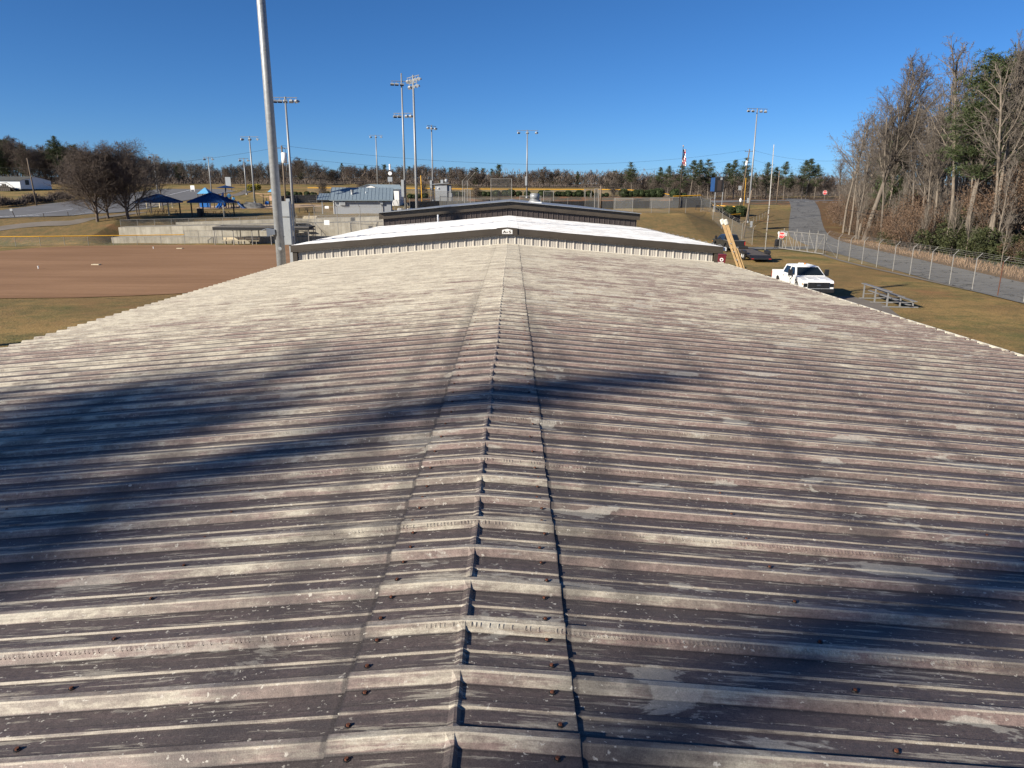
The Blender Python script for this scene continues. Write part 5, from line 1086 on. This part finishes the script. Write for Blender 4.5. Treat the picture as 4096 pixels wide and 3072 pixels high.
# ------------------------------------------------------------------ white mobile home on the left
q = on(85, 764); q = gnd(q.x, q.y); HM = thing('mobile_home', 'white mobile home with dark shingle roof and wooden deck at the far left', 'house', q)
w1 = at(146,740,q.y).x-q.x; w0 = at(-140,740,q.y).x-q.x; ze = at(80,720,q.y).z-q.z; zr_ = at(110,705,q.y).z-q.z; Dp = 7.5
m = MB(); m.bb(w0,0,0,Dp,.5,ze); obj('long_wall', m, SIDING, HM); m = MB(); m.add([(0,0,.5),(w1,Dp*.8,.5),(w1,Dp*.8,ze),(0,0,ze),(w1*.5,Dp*.4,zr_-.05)], [(0,1,2,4,3)]); obj('gable_wall', m, SIDING, HM)
m = MB(); m.add([(w0,-.4,ze-.1),(.1,-.4,ze-.1),(w1*.5+.2,Dp*.4,zr_),(w0,Dp*.4,zr_)], [(0,1,2,3)]); m.add([(w1*.5+.2,Dp*.4,zr_),(w1+.3,Dp*.82,ze-.1),(w0,Dp*.82,ze-.1),(w0,Dp*.4,zr_)], [(0,1,2,3)]); obj('roof', m, SHINGLE, HM)
m = MB(); m.bb(w0,0,.02,.2,-.3,.5); m.add([(0,.02,-.3),(w1,Dp*.8,-.3),(w1,Dp*.8,.5),(0,.02,.5)], [(0,1,2,3)]); obj('skirting', m, BLACK, HM)
m = MB(); d = Vector((w1,Dp*.8,0)).normalized(); n_ = Vector((d.y,-d.x,0))*.03; a = Vector((0,0,0))+d*1.2+n_; m.quad(a+Vector((0,0,1.5)), a+d*.9+Vector((0,0,1.5)), a+d*.9+Vector((0,0,2.7)), a+Vector((0,0,2.7))); obj('window', m, GLASS, HM)
for k in range(6): m = MB(); m.bb(-4.6+k*.5,-4.2+k*.5,-1.6-.0,-1.2,0,1.0+.35*(k if k < 3 else 5-k)); obj('deck_post', m, BROWNP, HM)
m = MB(); m.bb(-4.8,-1.6,-1.6,0,.75,.85); m.tube([(-1.6,-1.5,.8),(-.3,-1.6,-.1)], .1, 4); m.tube([(-4.7,-1.6,1.7),(-2.2,-1.6,2.0),(-.4,-1.6,.6)], .06, 4); obj('deck', m, BROWNP, HM)
p = on(147, 823); t_ = at(108, 632, p.y); m = MB(); m.tube([(0,0,0), t_-p], [.15,.10], 10); o = obj('utility_pole', m, WOOD, None, True, p); tag(o, 'leaning bare utility pole in front of the mobile home', 'utility pole')
# ------------------------------------------------------------------ vegetation builders
def seg_mesh(name, segs, mat, n=3):
    if not segs: return None
    A_ = np.array([s[0] for s in segs], float); B_ = np.array([s[1] for s in segs], float); r0 = np.array([s[2] for s in segs]); r1 = np.array([s[3] for s in segs])
    d = B_-A_; d /= np.linalg.norm(d, axis=1)[:, None]+1e-9
    ref = np.where(np.abs(d[:, 2:3]) < .9, np.array([[0,0,1.0]]), np.array([[1.0,0,0]])); a = np.cross(d, ref); a /= np.linalg.norm(a, axis=1)[:, None]; b = np.cross(d, a)
    N = len(segs); V = np.zeros((N, 2*n, 3))
    for k in range(n):
        t = 2*math.pi*k/n; o = a*math.cos(t)+b*math.sin(t); V[:, k] = A_+o*r0[:, None]; V[:, n+k] = B_+o*r1[:, None]
    F = np.zeros((N, n, 4), int); base = (np.arange(N)*2*n)[:, None]
    for k in range(n):
        k2 = (k+1) % n; F[:, k] = base+np.array([k, k2, n+k2, n+k])
    return raw_mesh(name, V.reshape(-1, 3), F.reshape(-1, 4), mat, n > 4)
def raw_mesh(name, V, F, mat, smooth=False):
    me = bpy.data.meshes.new(name); k = F.shape[1]
    me.vertices.add(len(V)); me.vertices.foreach_set('co', V.astype(np.float32).ravel())
    me.loops.add(F.size); me.loops.foreach_set('vertex_index', F.astype(np.int32).ravel())
    me.polygons.add(len(F)); me.polygons.foreach_set('loop_start', np.arange(0, F.size, k, dtype=np.int32))
    if smooth: me.polygons.foreach_set('use_smooth', np.ones(len(F), bool))
    me.update(calc_edges=True); me.validate(); me.materials.append(mat); return me
def blades(name, P, D, L, W, mat, rng, fold=False):
    """thin leaf or needle faces: quad from P along D"""
    N = len(P); r = rng.normal(size=(N, 3)); s = np.cross(D, r); s /= np.linalg.norm(s, axis=1)[:, None]+1e-9
    L = np.asarray(L).reshape(-1, 1)*np.ones((N, 1)); W = np.asarray(W).reshape(-1, 1)*np.ones((N, 1))
    V = np.stack([P, P+D*L*.5+s*W*.5, P+D*L, P+D*L*.5-s*W*.5], 1).reshape(-1, 3)
    F = np.arange(4*N).reshape(-1, 4); return raw_mesh(name, V, F, mat)
def grow_tree(seed, H, r, clear=.4, nl=2.2, spread=.75, up=.10, ratio=.42, wob=.10, lev=4, minr=.010, dens=1.0, vase=False):
    rn = random.Random(seed); limbs = []; twigs = []
    def unit(v): return v.normalized()
    def perp(d):
        v = Vector((rn.gauss(0,1), rn.gauss(0,1), rn.gauss(0,1))); v = v-d*v.dot(d); return v.normalized()
    NS = [12, 6, 4, 3, 1]
    def g(p, d, L, r, l):
        n = NS[l]; st = L/n
        for i in range(n):
            d = unit(d+Vector((rn.gauss(0,1), rn.gauss(0,1), rn.gauss(0,1)))*wob*(.16 if l == 0 else 1)+Vector((0,0,up if l == 1 else (.05 if l == 0 else up*.25))))
            q = p+d*st; r1 = max(minr, r*(1-(.72 if l == 0 else .8)*1.0/n*(1 if l else 1.0))) if l == 0 else max(minr, r*(1-.75/n))
            (limbs if l <= 1 else twigs).append((p[:], q[:], r, r1)); p = q; r = r1
            f = (i+1)/n
            if l < lev and (l > 0 or f > clear):
                k = (nl if l == 0 else (1.7 if l < 3 else 1.5))*dens; k = int(k)+(rn.random() < k-int(k))
                for _ in range(k):
                    ang = rn.uniform(.5, 1.0)*spread*(1.15-.45*f if l == 0 else 1); dd = unit(d*math.cos(ang)+perp(d)*math.sin(ang))
                    cl = L*ratio*rn.uniform(.7, 1.15)*((1.15-.75*(f-clear)/(1-clear+1e-6)) if l == 0 else (1.15-.55*f))
                    if l == 0 and vase: cl = L*ratio*rn.uniform(.9, 1.3)*(1.3-.6*f)
                    g(p, dd, cl, max(minr, r*rn.uniform(.42, .62)), l+1)
    g(Vector((0,0,-.2)), Vector((rn.gauss(0,.04), rn.gauss(0,.04), 1)).normalized(), H, r, 0)
    return limbs, twigs
TREES = {}
def bare(kind, seed, H, r, bark, twig, **k):
    l, t = grow_tree(seed, H, r, **k); zt = max(max(s[1][2] for s in t), max(s[1][2] for s in l))
    TREES.setdefault(kind, []).append((seg_mesh('trunk', l, bark, 6), seg_mesh('crown', t, twig, 3), zt))
def pine(kind, seed, H, r, base=.4, lmax=3.2, nb=95, dens=1.0, mat=NEEDLE, flat=.0, bl=.42, bw=.055):
    rn = random.Random(seed); rng = np.random.default_rng(seed); limbs = []; P = []; D = []; p = Vector((0,0,-.2)); n = 14; pts = [p]
    d = Vector((0,0,1))
    for i in range(n):
        d = (d+Vector((rn.gauss(0,.03), rn.gauss(0,.03), .1))).normalized(); q = p+d*(H/n); limbs.append((p[:], q[:], r*(1-.9*i/n), r*(1-.9*(i+1)/n))); p = q; pts.append(p)
    for i in range(6):   # dead stubs on the bare trunk
        f = rn.uniform(.15, base); k = int(f*n); z = pts[k].lerp(pts[k+1], f*n-k); a = rn.uniform(0, 6.28); limbs.append((z[:], (z+Vector((math.cos(a), math.sin(a), .1))*rn.uniform(.5,1.6))[:], .03, .008))
    for b in range(nb):
        f = base+(1-base)*(rn.random()**.9); f = min(f, .995); k = min(n-1, int(f*n)); z = pts[k].lerp(pts[k+1], f*n-k); a = rn.uniform(0, 6.28); t = (f-base)/(1-base)
        L_ = lmax*(rn.uniform(.55, 1.1))*(max(.12, (1-t)**.75*(.35+1.3*min(1, t*2.6)) if flat == 0 else (1-.55*t)*min(1, .4+t*2)))
        e = rn.uniform(-.12, .38)+t*.35; d = Vector((math.cos(a)*math.cos(e), math.sin(a)*math.cos(e), math.sin(e))); q = z
        for s in range(4):
            d2 = (d+Vector((rn.gauss(0,.12), rn.gauss(0,.12), rn.gauss(0,.08)+.06*s))).normalized(); q2 = q+d2*(L_/4); limbs.append((q[:], q2[:], .05*(1-.2*s)*(H/18), .05*(.8-.2*s)*(H/18)+.006))
            if s >= 1:
                for _ in range(int(4*dens*(L_/2+.6))):
                    c = q.lerp(q2, rn.random())+Vector((rn.gauss(0,.30), rn.gauss(0,.30), rn.gauss(0,.14)))*(.5+.4*s)*(.6+L_*.2)
                    for _2 in range(9):
                        v = Vector((rn.gauss(0,1)+d2.x*.8, rn.gauss(0,1)+d2.y*.8, rn.gauss(0,1)+.7)).normalized(); P.append(c[:]); D.append(v[:])
            q = q2
    P = np.array(P); D = np.array(D); L_ = rng.uniform(.6, 1.2, len(P))*bl
    TREES.setdefault(kind, []).append((seg_mesh('trunk', limbs, BARK, 6), blades('crown', P, D, L_, np.full(len(P), bw), mat, rng), max(H, P[:, 2].max())))
for i in range(5): bare('wood', 100+i, 24, .26, BARKP if i % 2 else BARK, TWIGP if i % 2 else TWIG, clear=[.40,.48,.34,.5,.42][i], nl=2.4, spread=.98, ratio=.35, up=.065, minr=.0125, dens=1.08, wob=.14)
for i in range(3): bare('oak', 200+i, 24, .42, BARK, TWIG, clear=.36, nl=1.9, spread=.85, ratio=.50, up=.13, minr=.013, wob=.13, dens=1.0)
for i in range(2): bare('open', 300+i, 9.0, .24, BARKD, TWIGR, clear=.16, nl=2.6, spread=.95, ratio=.62, up=.10, minr=.012, vase=True, dens=1.12)
for i in range(5): bare('far', 400+i, 15, .17, BARKD, [TWIG, TWIGR, TWIG, TWIG, TWIGR][i], clear=[.15,.2,.12,.25,.18][i], nl=3.0, spread=[.85,.95,.8,.9,1.0][i], ratio=[.46,.5,.42,.48,.52][i], up=.10, lev=4, minr=.022, dens=1.0, wob=.14, vase=True)
for i in range(2): bare('sapling', 500+i, 9, .09, BARKP, TWIGP, clear=.3, nl=1.8, spread=.7, ratio=.4, up=.16, lev=3, minr=.009)
for i in range(4): pine('pine', 600+i, 19, .22, [.42,.3,.5,.36][i], [3.2,3.8,2.8,3.4][i], 85, 1.0)
for i in range(2): pine('bigpine', 620+i, 24, .30, .42, 5.0, 150, 1.3, flat=1, bl=.5, bw=.06)
for i in range(3): pine('round', 690+i, 15, .2, .22, 3.6, 95, 1.0, flat=1, bl=.45, bw=.07)
for i in range(2): pine('cedar', 640+i, 14, .18, .08, 3.0, 110, 1.1, bl=.40, bw=.07)
bare('hero', 231, 24, .42, BARK, TWIG, clear=.34, nl=2.3, spread=.80, ratio=.47, up=.11, minr=.0125, wob=.13, dens=1.22)
bare('hero', 237, 24, .40, BARKP, TWIGP, clear=.42, nl=2.1, spread=.70, ratio=.42, up=.15, minr=.0125, wob=.12, dens=1.15)
for i in range(2): pine('shade', 660+i, 24, .25, .80, 2.3, 46, .75, bl=.5, bw=.06)
for i in range(2): pine('shade_small', 670+i, 24, .16, .905, 1.5, 26, .75, bl=.45, bw=.06)
def place(kind, var, loc_, h, label, group=None, name=None, rz=None, lean=None, wide=1.0):
    tr, cr, z0 = TREES[kind][var % len(TREES[kind])]; s = h/z0
    nm = name or ('pine_tree' if 'pine' in kind or kind == 'cedar' else 'bare_tree'); root = thing(nm, label, 'tree', loc_, random.uniform(0, 6.28) if rz is None else rz, group)
    root.scale = (s*wide, s*wide, s)
    if lean: root.rotation_euler = (lean[0], lean[1], root.rotation_euler[2])
    link('trunk', tr, root); link('crown', cr, root); return root
def top(kind, var, u, vb, vt, label, group=None, Y=None, **k):
    b = on(u, vb) if Y is None else pol(u, vb, Y); t = at(u, vt, b.y); return place(kind, var, b, max(2, t.z-b.z), label, group, **k)
# ---- foreground left: two spreading bare trees and neighbours
top('open', 0, 390, 886, 560, 'broad bare reddish tree left of the pair by the path', wide=1.25); top('open', 1, 515, 880, 540, 'broad bare tree right of the pair by the path, before the left shelter', wide=1.22, rz=1)
top('open', 1, 432, 873, 590, 'bare tree half hidden behind the left of the spreading pair', rz=3, wide=1.1); top('oak', 0, 652, 842, 612, 'thin pale bare tree with upswept limbs behind the left shelter', wide=1.0); top('oak', 1, 548, 861, 640, 'bare tree trunk standing left of the left shelter', rz=2)
top('oak', 2, 848, 772, 645, 'small pale bare tree behind the blue play tower')
# ---- woodland on the right
G1 = 'woodland trees right of the road'
wood = [  # u, v base, v top, kind, var, label
 (3455,965,185,'hero',0,'largest bare tree with leaning grey trunk standing at the bend of the road',dict(lean=(0,.08),wide=1.05,rz=.4)),
 (3372,932,470,'wood',1,'slender pale bare tree nearest the brown verge of the road',dict(wide=1.1)),
 (3396,940,430,'wood',3,'second slender pale bare tree from the brown verge of the road',dict()),
 (3425,955,520,'wood',0,'slim bare tree just left of the large leaning grey trunk',dict()),
 (3700,1010,430,'wood',2,'pale forked bare tree in the middle of the woodland edge',dict(wide=.9)),
 (3845,1030,330,'wood',4,'twin-stemmed pale bare tree left of the thick pale trunk',dict()),
 (3935,1045,120,'hero',1,'thick pale-trunked bare tree with high forked limbs at the right',dict(wide=.95,rz=2.2)),
 (4055,1040,110,'hero',1,'pale bare tree at the right frame edge with steep twin limbs',dict(wide=.85,rz=4)),
]
for u, vb, vt, kd, va, lab, kw in wood:
    o = top(kd, va, u, vb, vt, lab, G1, **kw)
    if False:
        for c in o.children:
            if c.name.startswith('trunk'): c.data = c.data.copy(); c.data.materials.clear(); c.data.materials.append(BARKP)
top('bigpine', 0, 3850, 1020, 205, 'tall dark pine rising behind the thick pale trunk', G1, Y=80, wide=1.5); top('bigpine', 1, 4010, 1000, 95, 'tall dark pine at the right frame edge, tallest of the woodland', G1, Y=77, wide=1.45); top('bigpine', 0, 4150, 1000, 110, 'dark pine past the right frame edge', G1, Y=86, rz=2)
place('cedar', 0, gnd(66, 128), 17, 'dense dark evergreen low behind the largest leaning bare tree', G1)
rn = random.Random(5); k = 0
FL = 'ordinary bare grey tree deeper in the woodland right of the road'
while k < 92:
    y = rn.uniform(66, 178); xr = np.interp(y, [18,52,80,113,134,158,183,210], [37.2,39.4,44.3,51,58,67,76.5,85.5])+rn.uniform(3.5, 44)
    u_lim = 2048+FPX*xr/(y*.967+1)
    if u_lim > 4350: continue
    h = rn.uniform(14, 24) if u_lim > 3480 else rn.uniform(10, 17)*(1.0 if y < 140 else .85)
    place('wood' if rn.random() < .8 else 'oak', k, gnd(xr, y), h, FL, G1); k += 1
for i in range(24):
    y = rn.uniform(64, 165); xr = np.interp(y, [18,52,80,113,134,158,183,210], [37.2,39.4,44.3,51,58,67,76.5,85.5])+rn.uniform(2.2, 10)
    place('sapling', i, gnd(xr, y), rn.uniform(5, 11), 'thin pale sapling along the woodland edge beside the road', 'saplings along the road', name='sapling')
# ---- leafy thicket at the woodland foot
def shrub_mesh(seed, R_, n, mat, lw=.10, ll=.16, h=1.0, clumps=14):
    rng = np.random.default_rng(seed); C_ = rng.normal(size=(clumps, 3))*np.array([.55,.55,.35])*R_; C_[:, 2] = np.abs(C_[:, 2])+.35*R_*h
    idx = rng.integers(0, clumps, n); d = rng.normal(size=(n, 3)); d /= np.linalg.norm(d, axis=1)[:, None]; rad = rng.uniform(.6, 1, n)[:, None]*R_*rng.uniform(.28, .5, clumps)[idx][:, None]
    P = C_[idx]+d*rad; P[:, 2] = np.maximum(P[:, 2], .02); D = d+rng.normal(size=(n, 3))*.6; D /= np.linalg.norm(D, axis=1)[:, None]
    return blades('foliage', P, D, rng.uniform(.7, 1.2, n)*ll, rng.uniform(.7, 1.2, n)*lw, mat, rng)
def stem_mesh(seed, R_, n=26):
    rn_ = random.Random(seed); s = []
    for i in range(n):
        a = rn_.uniform(0, 6.28); p = Vector((rn_.gauss(0,.2)*R_, rn_.gauss(0,.2)*R_, 0)); d = Vector((math.cos(a)*.5, math.sin(a)*.5, 1)).normalized()
        for j in range(3): q = p+d*R_*.45; s.append((p[:], q[:], .022-.006*j, .016-.006*j)); p = q; d = (d+Vector((rn_.gauss(0,.3), rn_.gauss(0,.3), .1))).normalized()
    return seg_mesh('stems', s, TWIG, 3)
EV = [(shrub_mesh(i, 1.8, 5200, EVER, .11, .17), stem_mesh(i, 1.8)) for i in range(3)]; BR = [(shrub_mesh(10+i, 2.0, 6000, BROWNL, .06, .085, 1.5, 26), stem_mesh(10+i, 2.0, 60)) for i in range(3)]
def shrub(pool, i, p, s, label, group, name):
    f_, st = pool[i % 3]; root = thing(name, label, 'shrub', p, rn.uniform(0, 6), group); root.scale = (s, s, s*rn.uniform(.85, 1.15)); link('foliage', f_, root); link('stems', st, root)
def edge(y): return np.interp(y, [18,52,80,113,134,158,183,210], [37.2,39.4,44.3,51,58,67,76.5,85.5])
for i in range(30):
    y = rn.uniform(62, 104); shrub(EV, i, gnd(edge(y)+rn.uniform(5.0, 13), y), rn.uniform(.9, 2.0), 'dark evergreen shrub crowding the foot of the woodland', 'evergreen understorey shrubs', 'evergreen_shrub')
for i in range(80):
    y = rn.uniform(55, 170); far_in = rn.uniform(4, 24); p = gnd(edge(y)+far_in, y); p.z += rn.choice((0, 0, 0, 1.2, 2.5)) if far_in > 7 else 0
    shrub(BR, i, p, rn.uniform(.9, 2.2), 'brown dead-leaved thicket shrub among the woodland trunks', 'brown thicket shrubs', 'thicket_shrub')
for i in range(9):   # beech-like brown leaves hanging higher at the right
    y = rn.uniform(58, 84); p = gnd(edge(y)+rn.uniform(6, 16), y); p.z += rn.uniform(3, 7.5); shrub(BR, i, p, rn.uniform(1.3, 2.2), 'cluster of clinging brown leaves high among the right-hand trunks', 'brown leaf clusters in the woodland', 'leaf_cluster')
n = 5200; rng = np.random.default_rng(4); yy = rng.uniform(38, 112, n); off = rng.uniform(.3, 5.5, n)**1.0; xx = np.array([edge(a) for a in yy])+off-.4
P = np.stack([xx, yy, np.array([hz(a, b) for a, b in zip(xx, yy)])], 1); D = rng.normal(size=(n, 3))*.28+np.array([0,0,1]); D /= np.linalg.norm(D, axis=1)[:, None]
keep = (off > .6); P = P[keep]; D = D[keep]; me = blades('dry_weeds', P, D, rng.uniform(.2, .65, len(P))*np.where(P[:,1] < 85, 1, .6), np.full(len(P), .035), TANG, rng); tag(link('dry_weeds', me), 'tan dry weeds along the far verge of the road', 'weeds', None, 'stuff')
lg = [(1000+i*30, 0) for i in range(3)]
# fallen pale log leaning in the wood
p = gz(3995, 1058); m = MB(); m.tube([(0,0,.1),(2.2,.8,1.6),(4.6,1.6,3.2)], [.2,.17,.12], 10); o = obj('leaning_log', m, BARKP, None, True, p); tag(o, 'pale broken log leaning at the woodland edge on the right', 'log')
p = gz(3434, 962); m = MB(); m.tube([(0,0,0),(0,0,1.2),(.05,0,2.6)], [.2,.19,.17], 10); o = obj('tree_stump', m, BARKP, None, True, p); tag(o, 'short broken pale stump left of the large leaning trunk', 'stump')
# ---- far treeline
G2 = 'far treeline'
pines = [(2525,795,648,210),(2480,790,690,225),(2640,795,668,215),(2668,795,664,214),(2600,790,700,235),(2725,795,655,215),(2760,795,640,212),(2790,795,640,216),(2830,797,637,214),(2850,790,690,230),(2900,800,652,216),(2932,800,640,222),(2966,800,630,216),(3062,805,648,222),(3090,805,668,226),(3132,805,647,220),(3150,805,690,232),(3205,805,640,224),(3222,805,634,228),(3255,805,660,236),(3020,800,690,240),(2700,790,700,240)]
for i, (u, vb, vt, Y) in enumerate(pines): top('pine', i, u, vb, vt, 'tall pine with bare lower trunk in the far stand left of the woodland', 'tall far pines', Y=Y, wide=rn.uniform(1.15, 1.5))
for i, (u, vt, Y, kd) in enumerate([(1992,657,252,'round'),(1970,672,254,'round'),(1905,668,255,'round'),(1930,672,256,'round'),(2230,682,254,'pine'),(2310,684,256,'pine'),(1368,652,262,'pine'),(1395,664,263,'round'),(1460,662,262,'round'),(1540,657,262,'round'),(1640,662,262,'round'),(735,652,240,'round'),(715,664,240,'round'),(1760,705,250,'round'),(2045,700,250,'round'),(248,545,225,'pine'),(225,560,226,'pine'),(270,575,228,'round'),(8,545,220,'round'),(108,572,222,'round'),(325,575,230,'round'),(1270,672,262,'round'),(1330,675,262,'round'),(2340,700,256,'round'),(2430,705,250,'round')]):
    top(kd, i, u, 745, vt, 'dark evergreen standing among the bare trees of the far treeline', 'far evergreens', Y=Y, wide=1.35 if kd == 'cedar' else 1.1)
prof_u = [-150,0,60,120,190,300,420,560,640,760,900,1000,1100,1190,1260,1320,1450,1620,1700,1850,2000,2100,2170,2300,2400,2460,2560,2700,2900,3050,3250,3330]
prof_v = [560,555,550,572,585,575,628,618,640,650,662,655,645,636,650,668,662,668,662,672,690,692,676,690,690,672,690,690,700,700,700,690]
u = -140
while u < 3320:
    vt = np.interp(u, prof_u, prof_v)+rn.uniform(-14, 12); Y = (rn.uniform(218, 262) if u > 420 else rn.uniform(205, 250)) if u < 2900 else rn.uniform(235, 280)
    top('far', int(u), u, 745, vt, 'bare brown tree in the far treeline '+('left of the two spreading bare trees' if u < 330 else 'between the spreading bare trees and the thick pole' if u < 1080 else 'above the blue-grey roofs' if u < 1640 else 'above the dark brown roof' if u < 2500 else 'among the tall far pines'), G2, Y=Y, wide=rn.uniform(1.1, 1.6)); u += rn.uniform(16, 28)
for i in range(22):
    u = -130+i*160+rn.uniform(-20, 20); Y = rn.uniform(285, 330); top('far', i, u, 745, np.interp(u, prof_u, prof_v)+rn.uniform(8, 22), 'bare brown tree in the hindmost row of the far treeline', G2, Y=Y, wide=1.9)
for i in range(46):
    u = rn.uniform(-120, 3300); Y = rn.uniform(235, 285); kd = 'round' if rn.random() < .8 else 'pine'
    top(kd, i, u, 745, np.interp(u, prof_u, prof_v)+rn.uniform(-4, 22), 'dark evergreen standing among the bare trees of the far treeline', 'far evergreens', Y=Y, wide=1.4)
# undergrowth of the far woods: one brushy mass
n = 60000; rng = np.random.default_rng(9); uu = rng.uniform(-.95, .62, n); Yb = rng.uniform(232, 330, n); X = uu*Yb; keep = ~((uu > .36) & (Yb < 262)); X = X[keep]; Yb = Yb[keep]
Z = np.array([hz(a, b) for a, b in zip(X[::20], Yb[::20])]).repeat(20)[:len(X)]; P = np.stack([X, Yb, Z+rng.uniform(-.5, 2.6, len(X))], 1); D = rng.normal(size=(len(X), 3))*.45+np.array([0,0,1]); D /= np.linalg.norm(D, axis=1)[:, None]
me = blades('far_undergrowth', P, D, rng.uniform(.8, 1.8, len(X)), np.full(len(X), .2), TWIGR, rng); tag(link('far_undergrowth', me), 'brown undergrowth filling the far woods', 'undergrowth', None, 'stuff')
# hedge bank and thicket along the left of the car park
n = 5200; A0 = on(-60, 833); A1 = on(265, 800); t = rng.random(n); P = np.stack([A0.x+(A1.x-A0.x)*t+rng.normal(0, .5, n), A0.y+(A1.y-A0.y)*t+rng.uniform(.2, 3.2, n), np.zeros(n)], 1); P[:, 2] = [hz(a, b) for a, b in zip(P[:, 0], P[:, 1])]; P[:, 2] += rng.random(n)*1.5*(.6+.4*np.sin(t*17)); D = rng.normal(size=(n, 3))*.7+np.array([0,0,1]); D /= np.linalg.norm(D, axis=1)[:, None]
tag(link('bramble_bank', blades('bramble_bank', P, D, rng.uniform(.4, 1.1, n), np.full(n, .09), TWIGR, rng)), 'dark bramble bank along the left edge of the car park', 'brambles', None, 'stuff')
# ---- clipped shrubs beyond the outfield
def bush_mesh(seed, n=1500):
    rng = np.random.default_rng(seed); d = rng.normal(size=(n, 3)); d /= np.linalg.norm(d, axis=1)[:, None]; s = np.sign(d)*np.abs(d)**.75; s /= np.linalg.norm(s, axis=1)[:, None]**.55
    P = s*np.array([1, 1, .82])*rng.uniform(.9, 1.0, n)[:, None]+np.array([0,0,.78]); P[:, 2] = np.maximum(P[:, 2], .0); D = d+rng.normal(size=(n, 3))*.7; D /= np.linalg.norm(D, axis=1)[:, None]
    m = MB(); m.ell((0,0,.76), (.93,.93,.76), 14, 10); return blades('foliage', P, D, rng.uniform(.12, .24, n), np.full(n, .12), BUSHL, rng), mesh('core', m, BUSHL, True)
BU = [bush_mesh(i) for i in range(3)]
bl_ = [(1148,750,26),(1180,752,24),(1198,752,22),(1226,752,26),(1249,750,22),(1258,752,20),(1308,752,26),(1327,752,22),(1365,754,16),(1640,760,26),(1655,762,24),(1672,764,26),(1700,768,28),(1812,774,30),(1830,774,30),(1850,772,24),(1918,776,26),(1935,778,28),(1955,778,26),(1970,784,28),(1987,784,34),(2003,780,22),(2020,782,34),(2043,788,40),(2075,790,30),(2110,788,30),(2167,780,34),(2190,780,36),(2208,780,24),(2232,782,30),(2250,782,28),(2273,784,34),(2295,784,26),(2317,786,36),(2336,788,28),(2358,788,34),(2384,786,22),(2409,786,18),(2426,786,22),(2494,785,44),(2518,791,32),(2545,788,40),(2563,791,40),(2588,789,38),(2608,791,44),(2635,790,50),(2700,791,48),(2731,787,36),(2754,790,44),(2780,789,50),(2808,788,42),(2854,790,44),(2882,788,50),(2918,790,58),(2964,788,60)]
for i, (u, vb, wpx) in enumerate(bl_):
    Y = 172 if u < 1500 else (165 if u < 2450 else 164); b = pol(u, vb, Y); pz = at(u, vb, Y); w_ = wpx/2840*Y*.967/2*.86
    o = thing('clipped_shrub', 'round clipped evergreen shrub in the row on the mulch bank', 'shrub', b, i, 'clipped shrubs on the mulch bank'); o.scale = (w_, w_, w_*.98); f_, c_ = BU[i % 3]; link('foliage', f_, o); link('core', c_, o)
for i, (u, vb, wpx) in enumerate([(1005,764,30),(1028,759,26)]):
    b = on(u, vb); w_ = wpx/2840*b.y/2*1.1; o = thing('golden_shrub', ('rounded golden-green shrub beside the sidewalk' if i == 0 else 'smaller golden shrub behind the rounded one'), 'shrub', b, 1, 'golden shrubs'); o.scale = (w_, w_, w_*.9); me = BU[i][0].copy(); me.materials.clear(); me.materials.append(YELB); link('foliage', me, o); link('core', BU[i][1], o)
for i, (u, vb, vt) in enumerate([(1290,770,715),(1445,752,705),(1600,770,705),(1690,762,725),(1900,785,742),(2455,792,720)]):
    top('far', i, u, vb, vt, 'small bare ornamental tree on the mulch bank of the far outfield', 'small ornamental trees', Y=154, wide=1.3)
# ---- tall trees behind the viewpoint whose shade falls on the roof
BT = [(-38.3,-17.0,24.0,'shade','tall high-crowned pine behind the viewpoint shading the left of the roof'),(-39.6,-19.4,24.6,'shade','second high-crowned pine behind the viewpoint at the left'),(-31.9,-15.2,22.6,'shade_small','high-crowned pine behind the viewpoint shading the ridge'),(-28.8,-17.6,22.0,'shade_small','high-crowned pine behind the viewpoint shading the right slope')]
for i, (x, y, h, kd, lab) in enumerate(BT): place(kd, i, gnd(x, y), h, lab, 'trees behind the viewpoint', rz=i*1.3, wide=(1.1,1.2,.42,.26)[i])
